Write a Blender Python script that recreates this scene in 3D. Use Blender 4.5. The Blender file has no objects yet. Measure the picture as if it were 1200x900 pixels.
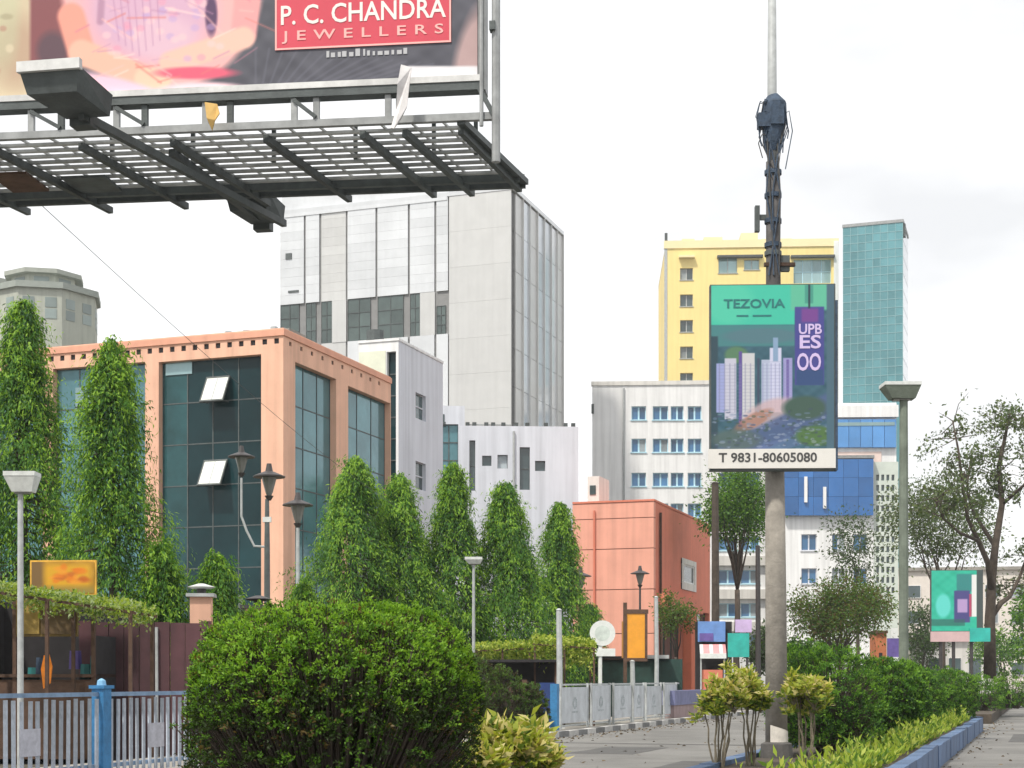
import bpy, math, random
import numpy as np
from mathutils import Vector, Matrix

R = math.radians
random.seed(7); RNG = np.random.default_rng(7)
scene = bpy.context.scene
COL = scene.collection

# ------------------------------------------------------------------ camera, sky, sun, exposure
F, CX, HY, H = 1800.0, 600.0, 795.0, 1.6          # focal length in photo pixels, centre column, horizon row, eye height
cd = bpy.data.cameras.new('camera'); cam = bpy.data.objects.new('camera', cd); COL.objects.link(cam)
cd.sensor_width = 36; cd.lens = F / 1200 * 36; cd.shift_y = (HY - 450) / 1200
cd.clip_start = 0.1; cd.clip_end = 5000
cam.location = (0, 0, H); cam.rotation_euler = (R(90), 0, 0)
scene.camera = cam
SUN_DIR = Vector((0.42, 0.56, -1.05)).normalized()   # the way the light travels
w = bpy.data.worlds.new('World'); scene.world = w; w.use_nodes = True
nt = w.node_tree; nt.nodes.clear()
out = nt.nodes.new('ShaderNodeOutputWorld'); bg = nt.nodes.new('ShaderNodeBackground')
sky = nt.nodes.new('ShaderNodeTexSky'); sky.sky_type = 'NISHITA'; sky.sun_disc = False
sky.sun_elevation = math.asin(-SUN_DIR.z); sky.sun_rotation = math.atan2(-SUN_DIR.x, -SUN_DIR.y)
tc = nt.nodes.new('ShaderNodeTexCoord'); mp = nt.nodes.new('ShaderNodeMapping'); mp.inputs['Scale'].default_value = (2.2, 2.2, 6.0)
nz = nt.nodes.new('ShaderNodeTexNoise'); nz.inputs['Scale'].default_value = 1.6; nz.inputs['Detail'].default_value = 5
cr = nt.nodes.new('ShaderNodeValToRGB'); cr.color_ramp.elements[0].position = 0.34; cr.color_ramp.elements[1].position = 0.62
cr.color_ramp.elements[0].color = (7.1, 7.16, 7.25, 1); cr.color_ramp.elements[1].color = (9.8, 9.8, 9.8, 1)
mx = nt.nodes.new('ShaderNodeMix'); mx.data_type = 'RGBA'; mx.inputs['Factor'].default_value = 0.94   # a bright cloud deck over the sky
nt.links.new(tc.outputs['Generated'], mp.inputs['Vector']); nt.links.new(mp.outputs['Vector'], nz.inputs['Vector'])
nt.links.new(nz.outputs['Fac'], cr.inputs['Fac']); nt.links.new(sky.outputs['Color'], mx.inputs['A']); nt.links.new(cr.outputs['Color'], mx.inputs['B'])
nt.links.new(mx.outputs['Result'], bg.inputs['Color']); bg.inputs['Strength'].default_value = 0.1
nt.links.new(bg.outputs['Background'], out.inputs['Surface'])
sl = bpy.data.lights.new('sun', 'SUN'); so = bpy.data.objects.new('sun', sl); COL.objects.link(so)
sl.energy = 2.8; sl.angle = R(4); sl.color = (1, 0.95, 0.86)
so.rotation_euler = SUN_DIR.to_track_quat('-Z', 'Y').to_euler(); so.location = (-20, -20, 60)
vs = scene.view_settings; vs.view_transform = 'Standard'; vs.look = 'None'; vs.exposure = 0.45; vs.gamma = 1; vs.use_curve_mapping = False
scene.cycles.max_bounces = 6; scene.cycles.transparent_max_bounces = 8

# ------------------------------------------------------------------ helpers
TH = math.atan(625 / 1800)                     # the street runs this far to the right of the view
SN, CS = math.sin(TH), math.cos(TH)
def st(s, r, z=0.0):                           # street coordinates: s along, r across to the right
    return Vector((s * SN + r * CS, s * CS - r * SN, z))
def at(px, py, D):
    return Vector(((px - CX) / F * D, D, H + (HY - py) / F * D))
def lin(c):
    return tuple(((v / 255) / 12.92 if v / 255 <= 0.04045 else ((v / 255 + 0.055) / 1.055) ** 2.4) for v in c)

MATS = {}
def mat(name, col, rough=0.7, var=0.12, scale=1.5, bump=0.0, bscale=30, metal=0.0, spec=0.5, rand=0.0, streak=0.0, emit=None, coat=0.0):
    if name in MATS: return MATS[name]
    m = bpy.data.materials.new(name); m.use_nodes = True; t = m.node_tree
    b = t.nodes['Principled BSDF']; b.inputs['Roughness'].default_value = rough; b.inputs['Metallic'].default_value = metal
    b.inputs['Specular IOR Level'].default_value = spec; b.inputs['Coat Weight'].default_value = coat
    c = t.nodes.new('ShaderNodeTexCoord'); n = t.nodes.new('ShaderNodeTexNoise')
    n.inputs['Scale'].default_value = scale; n.inputs['Detail'].default_value = 6; n.inputs['Roughness'].default_value = 0.65
    t.links.new(c.outputs['Object'], n.inputs['Vector'])
    mr = t.nodes.new('ShaderNodeMapRange'); mr.inputs['From Min'].default_value = 0.3; mr.inputs['From Max'].default_value = 0.7
    mr.inputs['To Min'].default_value = 1 - var; mr.inputs['To Max'].default_value = 1 + var
    t.links.new(n.outputs['Fac'], mr.inputs['Value']); fac = mr.outputs['Result']
    if streak:
        mpn = t.nodes.new('ShaderNodeMapping'); mpn.inputs['Scale'].default_value = (2.5, 2.5, 0.12)
        n2 = t.nodes.new('ShaderNodeTexNoise'); n2.inputs['Scale'].default_value = 1.0; n2.inputs['Detail'].default_value = 4
        t.links.new(c.outputs['Object'], mpn.inputs['Vector']); t.links.new(mpn.outputs['Vector'], n2.inputs['Vector'])
        m2 = t.nodes.new('ShaderNodeMapRange'); m2.inputs['From Min'].default_value = 0.4; m2.inputs['From Max'].default_value = 0.75
        m2.inputs['To Min'].default_value = 1.0; m2.inputs['To Max'].default_value = 1 - streak
        t.links.new(n2.outputs['Fac'], m2.inputs['Value'])
        mu = t.nodes.new('ShaderNodeMath'); mu.operation = 'MULTIPLY'; t.links.new(fac, mu.inputs[0]); t.links.new(m2.outputs['Result'], mu.inputs[1]); fac = mu.outputs[0]
    if rand:
        oi = t.nodes.new('ShaderNodeObjectInfo'); m3 = t.nodes.new('ShaderNodeMapRange')
        m3.inputs['To Min'].default_value = 1 - rand; m3.inputs['To Max'].default_value = 1 + rand
        t.links.new(oi.outputs['Random'], m3.inputs['Value'])
        mu = t.nodes.new('ShaderNodeMath'); mu.operation = 'MULTIPLY'; t.links.new(fac, mu.inputs[0]); t.links.new(m3.outputs['Result'], mu.inputs[1]); fac = mu.outputs[0]
    vm = t.nodes.new('ShaderNodeVectorMath'); vm.operation = 'SCALE'; vm.inputs[0].default_value = col[:3]
    t.links.new(fac, vm.inputs['Scale']); t.links.new(vm.outputs['Vector'], b.inputs['Base Color'])
    if bump:
        nb = t.nodes.new('ShaderNodeTexNoise'); nb.inputs['Scale'].default_value = bscale; nb.inputs['Detail'].default_value = 4
        bp = t.nodes.new('ShaderNodeBump'); bp.inputs['Strength'].default_value = bump; bp.inputs['Distance'].default_value = 0.02
        t.links.new(c.outputs['Object'], nb.inputs['Vector']); t.links.new(nb.outputs['Fac'], bp.inputs['Height']); t.links.new(bp.outputs['Normal'], b.inputs['Normal'])
    if emit: b.inputs['Emission Color'].default_value = (*emit[:3], 1); b.inputs['Emission Strength'].default_value = emit[3]
    MATS[name] = m; return m
def leafmat(name, col, trans=0.40, rough=0.5):
    m = bpy.data.materials.new(name); m.use_nodes = True; t = m.node_tree
    b = t.nodes['Principled BSDF']; b.inputs['Base Color'].default_value = (*col, 1); b.inputs['Roughness'].default_value = rough; b.inputs['Specular IOR Level'].default_value = 0.22
    tr = t.nodes.new('ShaderNodeBsdfTranslucent'); tr.inputs['Color'].default_value = (min(1, col[0] * 1.6), min(1, col[1] * 1.5), col[2] * 0.8, 1)
    ms = t.nodes.new('ShaderNodeMixShader'); ms.inputs[0].default_value = trans
    t.links.new(b.outputs[0], ms.inputs[1]); t.links.new(tr.outputs[0], ms.inputs[2]); t.links.new(ms.outputs[0], t.nodes['Material Output'].inputs['Surface'])
    return m
def printmat():
    m = bpy.data.materials.new('printed_flex'); m.use_nodes = True; t = m.node_tree
    b = t.nodes['Principled BSDF']; b.inputs['Roughness'].default_value = 0.45; a = t.nodes.new('ShaderNodeAttribute'); a.attribute_name = 'print'
    t.links.new(a.outputs['Color'], b.inputs['Base Color']); return m
PRINT = printmat()

class MB:
    def __init__(s): s.v = []; s.f = []; s.m = []
    def box(s, x0, x1, y0, y1, z0, z1, mi=0):
        n = len(s.v)
        s.v += [(x, y, z) for z in (z0, z1) for y in (y0, y1) for x in (x0, x1)]
        s.f += [tuple(n + i for i in q) for q in ((0, 2, 3, 1), (4, 5, 7, 6), (0, 1, 5, 4), (2, 6, 7, 3), (0, 4, 6, 2), (1, 3, 7, 5))]; s.m += [mi] * 6
        return s
    def bar(s, a, b, wd, ht=None, mi=0, up=(0, 0, 1)):
        a, b = Vector(a), Vector(b); ht = ht or wd; d = (b - a).normalized(); u = Vector(up)
        if abs(d.dot(u)) > 0.98: u = Vector((1, 0, 0))
        x = d.cross(u).normalized(); y = x.cross(d)
        n = len(s.v)
        for p in (a, b):
            for i, j in ((-1, -1), (1, -1), (1, 1), (-1, 1)): s.v.append(tuple(p + x * i * wd / 2 + y * j * ht / 2))
        s.f += [tuple(n + i for i in q) for q in ((0, 1, 2, 3), (7, 6, 5, 4), (0, 4, 5, 1), (1, 5, 6, 2), (2, 6, 7, 3), (3, 7, 4, 0))]; s.m += [mi] * 6
        return s
    def tube(s, pts, rad, n=8, mi=0, cap=True):
        pts = [Vector(p) for p in pts]
        if not hasattr(rad, '__len__'): rad = [rad] * len(pts)
        base = len(s.v)
        for i, p in enumerate(pts):
            d = (pts[min(i + 1, len(pts) - 1)] - pts[max(i - 1, 0)]).normalized()
            u = Vector((0, 1, 0)) if abs(d.y) < 0.9 else Vector((1, 0, 0))
            x = d.cross(u).normalized(); y = d.cross(x)
            for k in range(n):
                a = 2 * math.pi * k / n; s.v.append(tuple(p + (x * math.cos(a) + y * math.sin(a)) * rad[i]))
        for i in range(len(pts) - 1):
            for k in range(n):
                a, b = base + i * n + k, base + i * n + (k + 1) % n
                s.f.append((a, b, b + n, a + n)); s.m.append(mi)
        if cap:
            s.f.append(tuple(base + k for k in range(n))[::-1]); s.f.append(tuple(base + (len(pts) - 1) * n + k for k in range(n))); s.m += [mi, mi]
        return s
    def prism(s, poly, z0, z1, mi=0):
        n = len(s.v); k = len(poly)
        s.v += [(p[0], p[1], z0) for p in poly] + [(p[0], p[1], z1) for p in poly]
        s.f += [tuple(range(n + k - 1, n - 1, -1)), tuple(range(n + k, n + 2 * k))] + [(n + i, n + (i + 1) % k, n + k + (i + 1) % k, n + k + i) for i in range(k)]
        s.m += [mi] * (k + 2); return s
    def quad(s, *p, mi=0):
        n = len(s.v); s.v += [tuple(q) for q in p]; s.f.append(tuple(range(n, n + len(p)))); s.m.append(mi); return s
    def build(s, name, mats, parent=None, smooth=False):
        me = bpy.data.meshes.new(name); me.from_pydata(s.v, [], s.f)
        mats = mats if isinstance(mats, (list, tuple)) else [mats]
        for m in mats: me.materials.append(m)
        if len(mats) > 1: me.polygons.foreach_set('material_index', s.m)
        if smooth: me.polygons.foreach_set('use_smooth', [True] * len(s.f))
        return link(name, me, parent)
def link(name, me, parent=None, loc=None, rot=None, scale=None):
    o = bpy.data.objects.new(name, me); COL.objects.link(o)
    if parent: o.parent = parent
    if loc is not None: o.location = loc
    if rot is not None: o.rotation_euler = rot
    if scale is not None: o.scale = scale
    return o
def thing(name, label, cat, loc=(0, 0, 0), rz=0.0, group=None):
    o = bpy.data.objects.new(name, None); COL.objects.link(o); o.location = loc; o.rotation_euler = (0, 0, rz); o.empty_display_size = 0.3
    return tag(o, label, cat, group)
def tag(o, label, cat, group=None):
    o['label'] = label; o['category'] = cat
    if group: o['group'] = group
    return o
def struct(o, kind='structure', label=None):
    o['kind'] = kind
    if label: o['label'] = label
    return o
def bx(name, m, parent, *a):
    return MB().box(*a).build(name, m, parent)

def leaves(name, P, Dr, L, Wd, mats, idx, parent=None, fold=0.25, hint=None):
    """one rhombic, slightly folded leaf face per point"""
    n = len(P); P = np.asarray(P, float); Dr = np.asarray(Dr, float); Dr /= np.linalg.norm(Dr, axis=1)[:, None] + 1e-9
    rv = RNG.normal(size=(n, 3))
    if hint is not None: rv = rv * 0.55 + np.asarray(hint)
    S = np.cross(Dr, rv); S /= np.linalg.norm(S, axis=1)[:, None] + 1e-9; N = np.cross(S, Dr)
    L = np.broadcast_to(L, n)[:, None]; Wd = np.broadcast_to(Wd, n)[:, None]
    V = np.empty((n, 4, 3)); V[:, 0] = P; V[:, 2] = P + Dr * L
    V[:, 1] = P + Dr * L * 0.42 + S * Wd / 2 + N * Wd * fold; V[:, 3] = P + Dr * L * 0.42 - S * Wd / 2 + N * Wd * fold
    me = bpy.data.meshes.new(name); me.vertices.add(4 * n); me.vertices.foreach_set('co', V.ravel())
    me.loops.add(4 * n); me.loops.foreach_set('vertex_index', np.arange(4 * n, dtype=np.int32))
    me.polygons.add(n); me.polygons.foreach_set('loop_start', np.arange(0, 4 * n, 4, dtype=np.int32))
    for m in mats: me.materials.append(m)
    me.polygons.foreach_set('material_index', np.asarray(idx, dtype=np.int32)); me.update(calc_edges=True)
    return link(name, me, parent)

class Facade:
    """a building standing with its front right corner at column px, distance D; local x runs right along the front, y away, z up"""
    def __init__(s, px, D, yaw=TH):
        s.X, s.D, s.sn, s.cs, s.yaw = (px - CX) / F * D, D, math.sin(yaw), math.cos(yaw), yaw
    def fx(s, px):
        r = (px - CX) / F; return -(s.X - r * s.D) / (s.cs + r * s.sn)
    def fD(s, px): return s.D - s.fx(px) * s.sn
    def fz(s, px, py): return H + (HY - py) / F * s.fD(px)
    def sy(s, px):
        r = (px - CX) / F; return (r * s.D - s.X) / (s.sn - r * s.cs)
    def sD(s, px): return s.D + s.sy(px) * s.cs
    def sz(s, px, py): return H + (HY - py) / F * s.sD(px)
    def loc(s): return (s.X, s.D, 0)
    def rz(s): return -s.yaw
def wall(mb, axis, u0, u1, z0, z1, holes, c=0.0, th=0.25, mi=0):
    """a wall with real openings: axis 'x' lies in the plane y=c facing -y, axis 'y' in the plane x=c facing +x"""
    us = sorted({u0, u1, *[min(max(h[i], u0), u1) for h in holes for i in (0, 1)]}); zs = sorted({z0, z1, *[min(max(h[i], z0), z1) for h in holes for i in (2, 3)]})
    def p(u, z, d): return (u, c + d, z) if axis == 'x' else (c - d, u, z)
    for a, b in zip(us, us[1:]):
        for e, f in zip(zs, zs[1:]):
            m, n = (a + b) / 2, (e + f) / 2
            if any(h[0] < m < h[1] and h[2] < n < h[3] for h in holes): continue
            mb.quad(p(a, e, 0), p(b, e, 0), p(b, f, 0), p(a, f, 0), mi=mi)
    for h in holes:
        a, b, e, f = h
        for q in (((a, e), (b, e)), ((b, e), (b, f)), ((b, f), (a, f)), ((a, f), (a, e))):
            mb.quad(p(*q[0], 0), p(*q[1], 0), p(*q[1], th), p(*q[0], th), mi=mi)
def window(parent, axis, a, b, e, f, gm, fm, c=0.0, d=0.2, nx=1, nz=1, fw=0.06, sill=None):
    """recessed window: a frame part with its panes as sub-parts"""
    def B(mb, u0, u1, d0, d1, z0, z1):
        return mb.box(u0, u1, c + d0, c + d1, z0, z1) if axis == 'x' else mb.box(c - d1, c - d0, u0, u1, z0, z1)
    mb = MB()
    for i in range(nx + 1):
        u = a + (b - a) * i / nx; lo, hi = max(a, u - fw / 2), min(b, u + fw / 2); B(mb, lo, hi, d - 0.05, d + 0.04, e, f)
    for j in range(nz + 1):
        z = e + (f - e) * j / nz; lo, hi = max(e, z - fw / 2), min(f, z + fw / 2); B(mb, a, b, d - 0.046, d + 0.036, lo, hi)
    if sill: B(mb, a - 0.1, b + 0.1, -0.1, d, e - 0.1, e - 0.002)
    o = mb.build('window', fm, parent)
    for i in range(nx):
        for j in range(nz):
            u0, u1 = a + (b - a) * i / nx, a + (b - a) * (i + 1) / nx; z0, z1 = e + (f - e) * j / nz, e + (f - e) * (j + 1) / nz
            m2 = MB(); B(m2, u0 + 0.01, u1 - 0.01, d - 0.005, d + 0.015, z0 + 0.01, z1 - 0.01); m2.build('pane', BLIND if gm in (NAVY, DGLASS2) and random.random() < .13 else gm, o)
    return o

# ------------------------------------------------------------------ materials
ASPH = mat('asphalt', (0.17, 0.165, 0.155), 0.9, 0.32, 0.35, 0.5, 60)
EARTH = mat('earth', (0.11, 0.10, 0.075), 0.95, 0.3, 0.5, 0.6, 8)
PAVE = mat('pavement_concrete', (0.30, 0.28, 0.25), 0.9, 0.2, 0.8, 0.4, 20)
SOIL = mat('soil', (0.07, 0.055, 0.04), 0.95, 0.35, 3, 0.8, 12)
KWHITE = mat('kerb_white_paint', (0.50, 0.49, 0.47), 0.8, 0.25, 4, 0.4, 25, rand=0.12)
KBLACK = mat('kerb_black_paint', (0.17, 0.17, 0.17), 0.8, 0.3, 4, 0.4, 25, rand=0.2)
KBLUE = mat('kerb_blue_paint', (0.085, 0.14, 0.25), 0.7, 0.3, 2.5, 0.5, 18, rand=0.18, streak=0.2)
ORANGE = mat('peach_render', (0.82, 0.48, 0.34), 0.85, 0.1, 0.5, 0.2, 6, streak=0.22)
ORANGE2 = mat('peach_cornice', (0.76, 0.38, 0.26), 0.85, 0.08, 0.6, 0.2, 6, streak=0.12)
SALMON = mat('salmon_render', (0.80, 0.38, 0.28), 0.85, 0.09, 0.5, 0.2, 6, streak=0.2, rand=0.03)
REDCOL = mat('red_orange_paint', (0.72, 0.19, 0.10), 0.8, 0.1, 1)
WHITE = mat('white_render', (0.84, 0.84, 0.84), 0.85, 0.05, 0.4, 0.15, 5, streak=0.20)
WHITE2 = mat('offwhite_render', (0.72, 0.70, 0.66), 0.85, 0.06, 0.4, 0.15, 5, streak=0.20)
GREYW = mat('cool_white_shade_render', (0.66, 0.68, 0.74), 0.85, 0.05, 0.4, 0.15, 5, streak=0.20)  # bluish white; on the office block's side wall it carries the shade
SILVER = mat('silver_cladding', (0.60, 0.60, 0.59), 0.35, 0.05, 0.6, metal=0.25, rand=0.05, streak=0.06)
SILVERL = mat('pale_reflective_glass', (0.70, 0.715, 0.73), 0.18, 0.10, 0.25, metal=0.3, rand=0.06, streak=0.05)
BLUEGREY = mat('blue_grey_glass', (0.58, 0.62, 0.66), 0.15, 0.08, 0.4, metal=0.35, rand=0.12)
JOINT = mat('grey_joint', (0.24, 0.24, 0.24), 0.7)
SLOT = mat('dark_slot', (0.10, 0.10, 0.10), 0.7)
DGLASS = mat('dark_teal_glass', (0.010, 0.036, 0.042), 0.05, 0.3, 0.35, spec=0.22, rand=0.3)
DGLASS2 = mat('smoke_glass', (0.05, 0.08, 0.085), 0.08, 0.25, 0.4, spec=0.8, rand=0.3)
DGLASS3 = mat('grey_green_glass', (0.085, 0.115, 0.11), 0.08, 0.25, 0.4, spec=0.6, rand=0.2)
TGLASS = mat('sky_teal_glass', (0.10, 0.23, 0.26), 0.05, 0.25, 0.4, spec=0.5, metal=0.25, rand=0.2)
PALEGL = mat('pale_teal_glass', (0.30, 0.44, 0.46), 0.1, 0.1, 0.4, metal=0.3, rand=0.2)
TEALT = mat('teal_curtain_glass', (0.11, 0.28, 0.31), 0.10, 0.3, 0.06, metal=0.2, rand=0.13)
TEALM = mat('teal_mullion', (0.24, 0.42, 0.44), 0.5, 0.05)
BLUEGL = mat('blue_glass', (0.03, 0.13, 0.36), 0.15, 0.2, 0.2, rand=0.2)
BLUEP = mat('blue_panel', (0.09, 0.26, 0.56), 0.5, 0.15, 0.3, rand=0.15)
BLIND = mat('pale_blind_behind_glass', (0.30, 0.34, 0.36), 0.15, 0.2, 2, rand=0.4)
NAVY = mat('navy_window_glass', (0.04, 0.13, 0.26), 0.08, 0.2, 0.5, spec=0.7, rand=0.4)
CYANF = mat('cyan_window_reveal', (0.45, 0.68, 0.78), 0.6)
YELLOW = mat('yellow_render', (0.87, 0.70, 0.29), 0.85, 0.06, 0.15, streak=0.08)
YELLOWP = mat('pale_yellow_render', (0.88, 0.74, 0.44), 0.85, 0.06, 0.15)
FARG = mat('grey_beige_render', (0.42, 0.44, 0.38), 0.85, 0.1, 0.2, streak=0.2)
FARW = mat('grey_green_window', (0.22, 0.27, 0.26), 0.3, 0.2, 0.3, rand=0.2)
STEEL = mat('dark_painted_steel', (0.075, 0.088, 0.088), 0.6, 0.3, 5, 0.2, 40, rand=0.2)
GALV = mat('grey_galvanised_steel', (0.32, 0.33, 0.33), 0.5, 0.25, 5, metal=0.3, rand=0.15)
GRATE = mat('pale_grating_steel', (0.46, 0.47, 0.46), 0.5, 0.3, 5, metal=0.2, rand=0.2)
RAILW = mat('pale_weathered_frame', (0.66, 0.66, 0.65), 0.6, 0.2, 4, streak=0.2)
CONC = mat('weathered_concrete_pole', (0.29, 0.265, 0.23), 0.9, 0.28, 3.5, 0.5, 30, streak=0.25)
CONCG = mat('mossy_concrete_pole', (0.17, 0.20, 0.16), 0.9, 0.3, 2.5, 0.5, 30, streak=0.3)
BLUED = mat('dark_blue_tape', (0.035, 0.06, 0.10), 0.7, 0.4, 12, 0.5, 40)
POSTB = mat('blue_post_paint', (0.04, 0.20, 0.42), 0.6, 0.25, 6, 0.3, 30)
SLAT = mat('pale_slat_paint', (0.40, 0.44, 0.50), 0.65, 0.25, 6, 0.2, 30, rand=0.25)
RAIL = mat('grey_blue_rail', (0.20, 0.30, 0.44), 0.65, 0.25, 6, 0.2, 30)
PLATE = mat('fence_plate', (0.50, 0.50, 0.56), 0.6, 0.2, 9, rand=0.1)
PANELG = mat('grey_board_paint', (0.52, 0.55, 0.58), 0.6, 0.16, 3, rand=0.06, streak=0.2)
EMBL = mat('faded_print', (0.38, 0.42, 0.44), 0.7, 0.4, 12)
MAROON = mat('maroon_sheet', (0.085, 0.033, 0.040), 0.6, 0.25, 2.0, rand=0.35, streak=0.3)
KIOSKY = mat('ochre_board', (0.19, 0.125, 0.03), 0.7, 0.35, 3)
SIGNY = mat('yellow_orange_sign', (0.72, 0.40, 0.05), 0.6, 0.3, 3.5)
SIGNO = mat('orange_smear', (0.75, 0.24, 0.03), 0.6, 0.3, 5)
DARK = mat('dark_stall_interior', (0.022, 0.02, 0.022), 0.9, 0.4, 3)
BROWN = mat('brown_wood', (0.09, 0.05, 0.032), 0.85, 0.35, 5, 0.4, 25, rand=0.3)
ORSIGN = mat('orange_lightbox', (0.85, 0.36, 0.03), 0.4, 0.12, 3)
GREYPOST = mat('grey_post', (0.42, 0.44, 0.44), 0.55, 0.2, 6, rand=0.1)
LAMPDK = mat('lantern_dark_iron', (0.05, 0.045, 0.045), 0.5, 0.3, 8)
LAMPGL = mat('lantern_milk_glass', (0.22, 0.22, 0.20), 0.25, 0.1, 8)
LAMPW = mat('lamp_head_grey', (0.62, 0.64, 0.62), 0.5, 0.15, 8)
SIGNW = mat('white_sign', (0.75, 0.77, 0.75), 0.5, 0.1, 6)
TEALS = mat('teal_board', (0.03, 0.42, 0.36), 0.5, 0.2, 2.5)
PURPLE = mat('purple_board', (0.13, 0.09, 0.32), 0.5, 0.3, 3)
PINK = mat('pink_awning', (0.75, 0.30, 0.30), 0.7, 0.2, 3)
LILAC = mat('lilac_board', (0.58, 0.44, 0.70), 0.6, 0.15, 3)
SHOPB = mat('blue_shop_board', (0.14, 0.28, 0.60), 0.5, 0.2, 2)
BARK = mat('bark', (0.075, 0.058, 0.045), 0.95, 0.35, 5, 0.8, 25)
BARKL = mat('pale_stem', (0.20, 0.17, 0.12), 0.95, 0.35, 8, 0.6, 30)
CABLE = mat('black_cable', (0.05, 0.05, 0.05), 0.6)
CLOTHW = mat('torn_white_flex', (0.70, 0.68, 0.68), 0.7, 0.2, 5)
CLOTHY = mat('yellow_rag', (0.65, 0.42, 0.14), 0.8, 0.2, 6)
CLOTHO = mat('orange_cloth', (0.85, 0.25, 0.02), 0.8, 0.25, 6)
PAPER = mat('torn_paper_bill', (0.62, 0.58, 0.52), 0.8, 0.2, 8)
PRED = mat('print_red', (0.62, 0.055, 0.09), 0.5, 0.08, 1.2)
PWHITE = mat('print_white', (0.82, 0.78, 0.74), 0.5, 0.05)
PPINK = mat('print_pink', (0.86, 0.45, 0.42), 0.5, 0.05)
PGREY = mat('print_grey', (0.34, 0.34, 0.36), 0.5, 0.05)
PDTEAL = mat('print_dark_teal', (0.02, 0.17, 0.17), 0.5, 0.05)
PLILAC = mat('print_lilac', (0.62, 0.50, 0.78), 0.5, 0.05)
PBLACK = mat('print_black', (0.06, 0.06, 0.06), 0.5, 0.05)
G_ASH = [leafmat('ashoka_leaf', (0.080, 0.20, 0.032)), leafmat('ashoka_leaf_young_lit', (0.25, 0.43, 0.045)), leafmat('ashoka_leaf_old', (0.028, 0.085, 0.024))]
G_BUSH = [leafmat('bush_leaf', (0.095, 0.215, 0.022)), leafmat('bush_leaf_young_lit', (0.22, 0.40, 0.04)), leafmat('bush_leaf_old_shaded', (0.032, 0.055, 0.014)), leafmat('bush_leaf_dry_shaded', (0.14, 0.10, 0.035))]
G_HEDGE = [leafmat('hedge_leaf', (0.075, 0.185, 0.028)), leafmat('hedge_leaf_young_lit', (0.17, 0.33, 0.04)), leafmat('hedge_leaf_old', (0.03, 0.08, 0.018))]
G_LIME = [leafmat('lime_leaf', (0.28, 0.38, 0.05)), leafmat('lime_leaf_pale', (0.46, 0.52, 0.12)), leafmat('lime_leaf_green', (0.10, 0.19, 0.03))]
G_FLOW = [leafmat('yellow_green_leaf', (0.33, 0.38, 0.06)), leafmat('cream_leaf', (0.58, 0.52, 0.24)), leafmat('green_leaf', (0.11, 0.18, 0.03))]
G_OLIVE = [leafmat('olive_leaf', (0.08, 0.16, 0.032)), leafmat('olive_leaf_young', (0.14, 0.20, 0.035)), leafmat('olive_leaf_dry', (0.11, 0.085, 0.035))]
G_SPARSE = [leafmat('sparse_leaf', (0.075, 0.12, 0.045)), leafmat('sparse_leaf_pale', (0.15, 0.20, 0.09)), leafmat('sparse_leaf_grey', (0.10, 0.12, 0.085))]
G_SHADE = [leafmat('shade_leaf', (0.07, 0.13, 0.03)), leafmat('shade_leaf_young', (0.09, 0.16, 0.03)), leafmat('shade_leaf_brown', (0.055, 0.05, 0.025))]
G_DARK = [leafmat('dark_tree_leaf', (0.045, 0.085, 0.028)), leafmat('dark_tree_leaf_young', (0.075, 0.14, 0.04)), leafmat('dark_tree_leaf_grey', (0.07, 0.085, 0.06))]

# ------------------------------------------------------------------ ground, roads, kerbs
g = MB().box(-1500, 1500, -300, 2500, -0.5, 0.0).build('ground', EARTH); struct(g)
def strip(name, s0, s1, r0, r1, z0, z1, m):
    return struct(MB().prism([st(s0, r0)[:2], st(s0, r1)[:2], st(s1, r1)[:2], st(s1, r0)[:2]], z0, z1).build(name, m))
strip('road', -40, 600, -12.3, 16, 0.0, 0.004 + 0.01, ASPH)
foot = strip('pavement', -40, 300, -15.5, -12.48, 0.0, 0.15, PAVE)
# kerb stones along the pavement, painted black and white in turn
kb = bpy.data.objects.new('kerb', None); COL.objects.link(kb); kb['kind'] = 'structure'
kb.location = st(0, 0); kb.rotation_euler = (0, 0, -TH)          # local x = across, y = along
kmesh = []
for m in (KWHITE, KBLACK):
    q = MB().box(-12.48, -12.3, 0, 0.885, 0.0, 0.17); o = q.build('kerb_stone', m, kb); kmesh.append(o.data); o.location = (0, 24 + 0.9 * len(kmesh), 0)
for i in range(3, 52):
    link('kerb_stone', kmesh[(i // 1) % 2], kb, (random.uniform(-0.01, 0.01), 24 + 0.9 * i, random.uniform(-0.012, 0.012)))
# the raised median: soil between blue painted kerb blocks, round far end
RM0, RM1, S0, S1, ZK = -4.5, -1.77, 4.0, 48.6, 0.42
isl = struct(bpy.data.objects.new('median_kerb', None)); COL.objects.link(isl); isl.rotation_euler = (0, 0, -TH)
RC, RR = (RM0 + RM1) / 2, (RM1 - RM0) / 2
soil = [(RM0 + 0.2, S0), (RM1 - 0.2, S0)] + [(RC + (RR - 0.2) * math.cos(a), S1 + (RR - 0.2) * math.sin(a)) for a in np.linspace(0, math.pi, 17)]
MB().prism(soil, 0.014, ZK - 0.06).build('soil_bed', SOIL, isl)
blk = MB().box(-0.11, 0.11, 0.0, 1.185, 0.014, ZK)
bm0 = blk.build('kerb_block', KBLUE, isl); bm0.location = (RM1 - 0.11, S0, 0)
for side in (RM1 - 0.11, RM0 + 0.11):
    n = int((S1 - S0) / 1.2)
    for i in range(n):
        if side == RM1 - 0.11 and i == 0: continue
        link('kerb_block', bm0.data, isl, (side + random.uniform(-0.012, 0.012), S0 + 1.2 * i, random.uniform(-0.015, 0.015)))
yend = S0 + 1.2 * n
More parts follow.
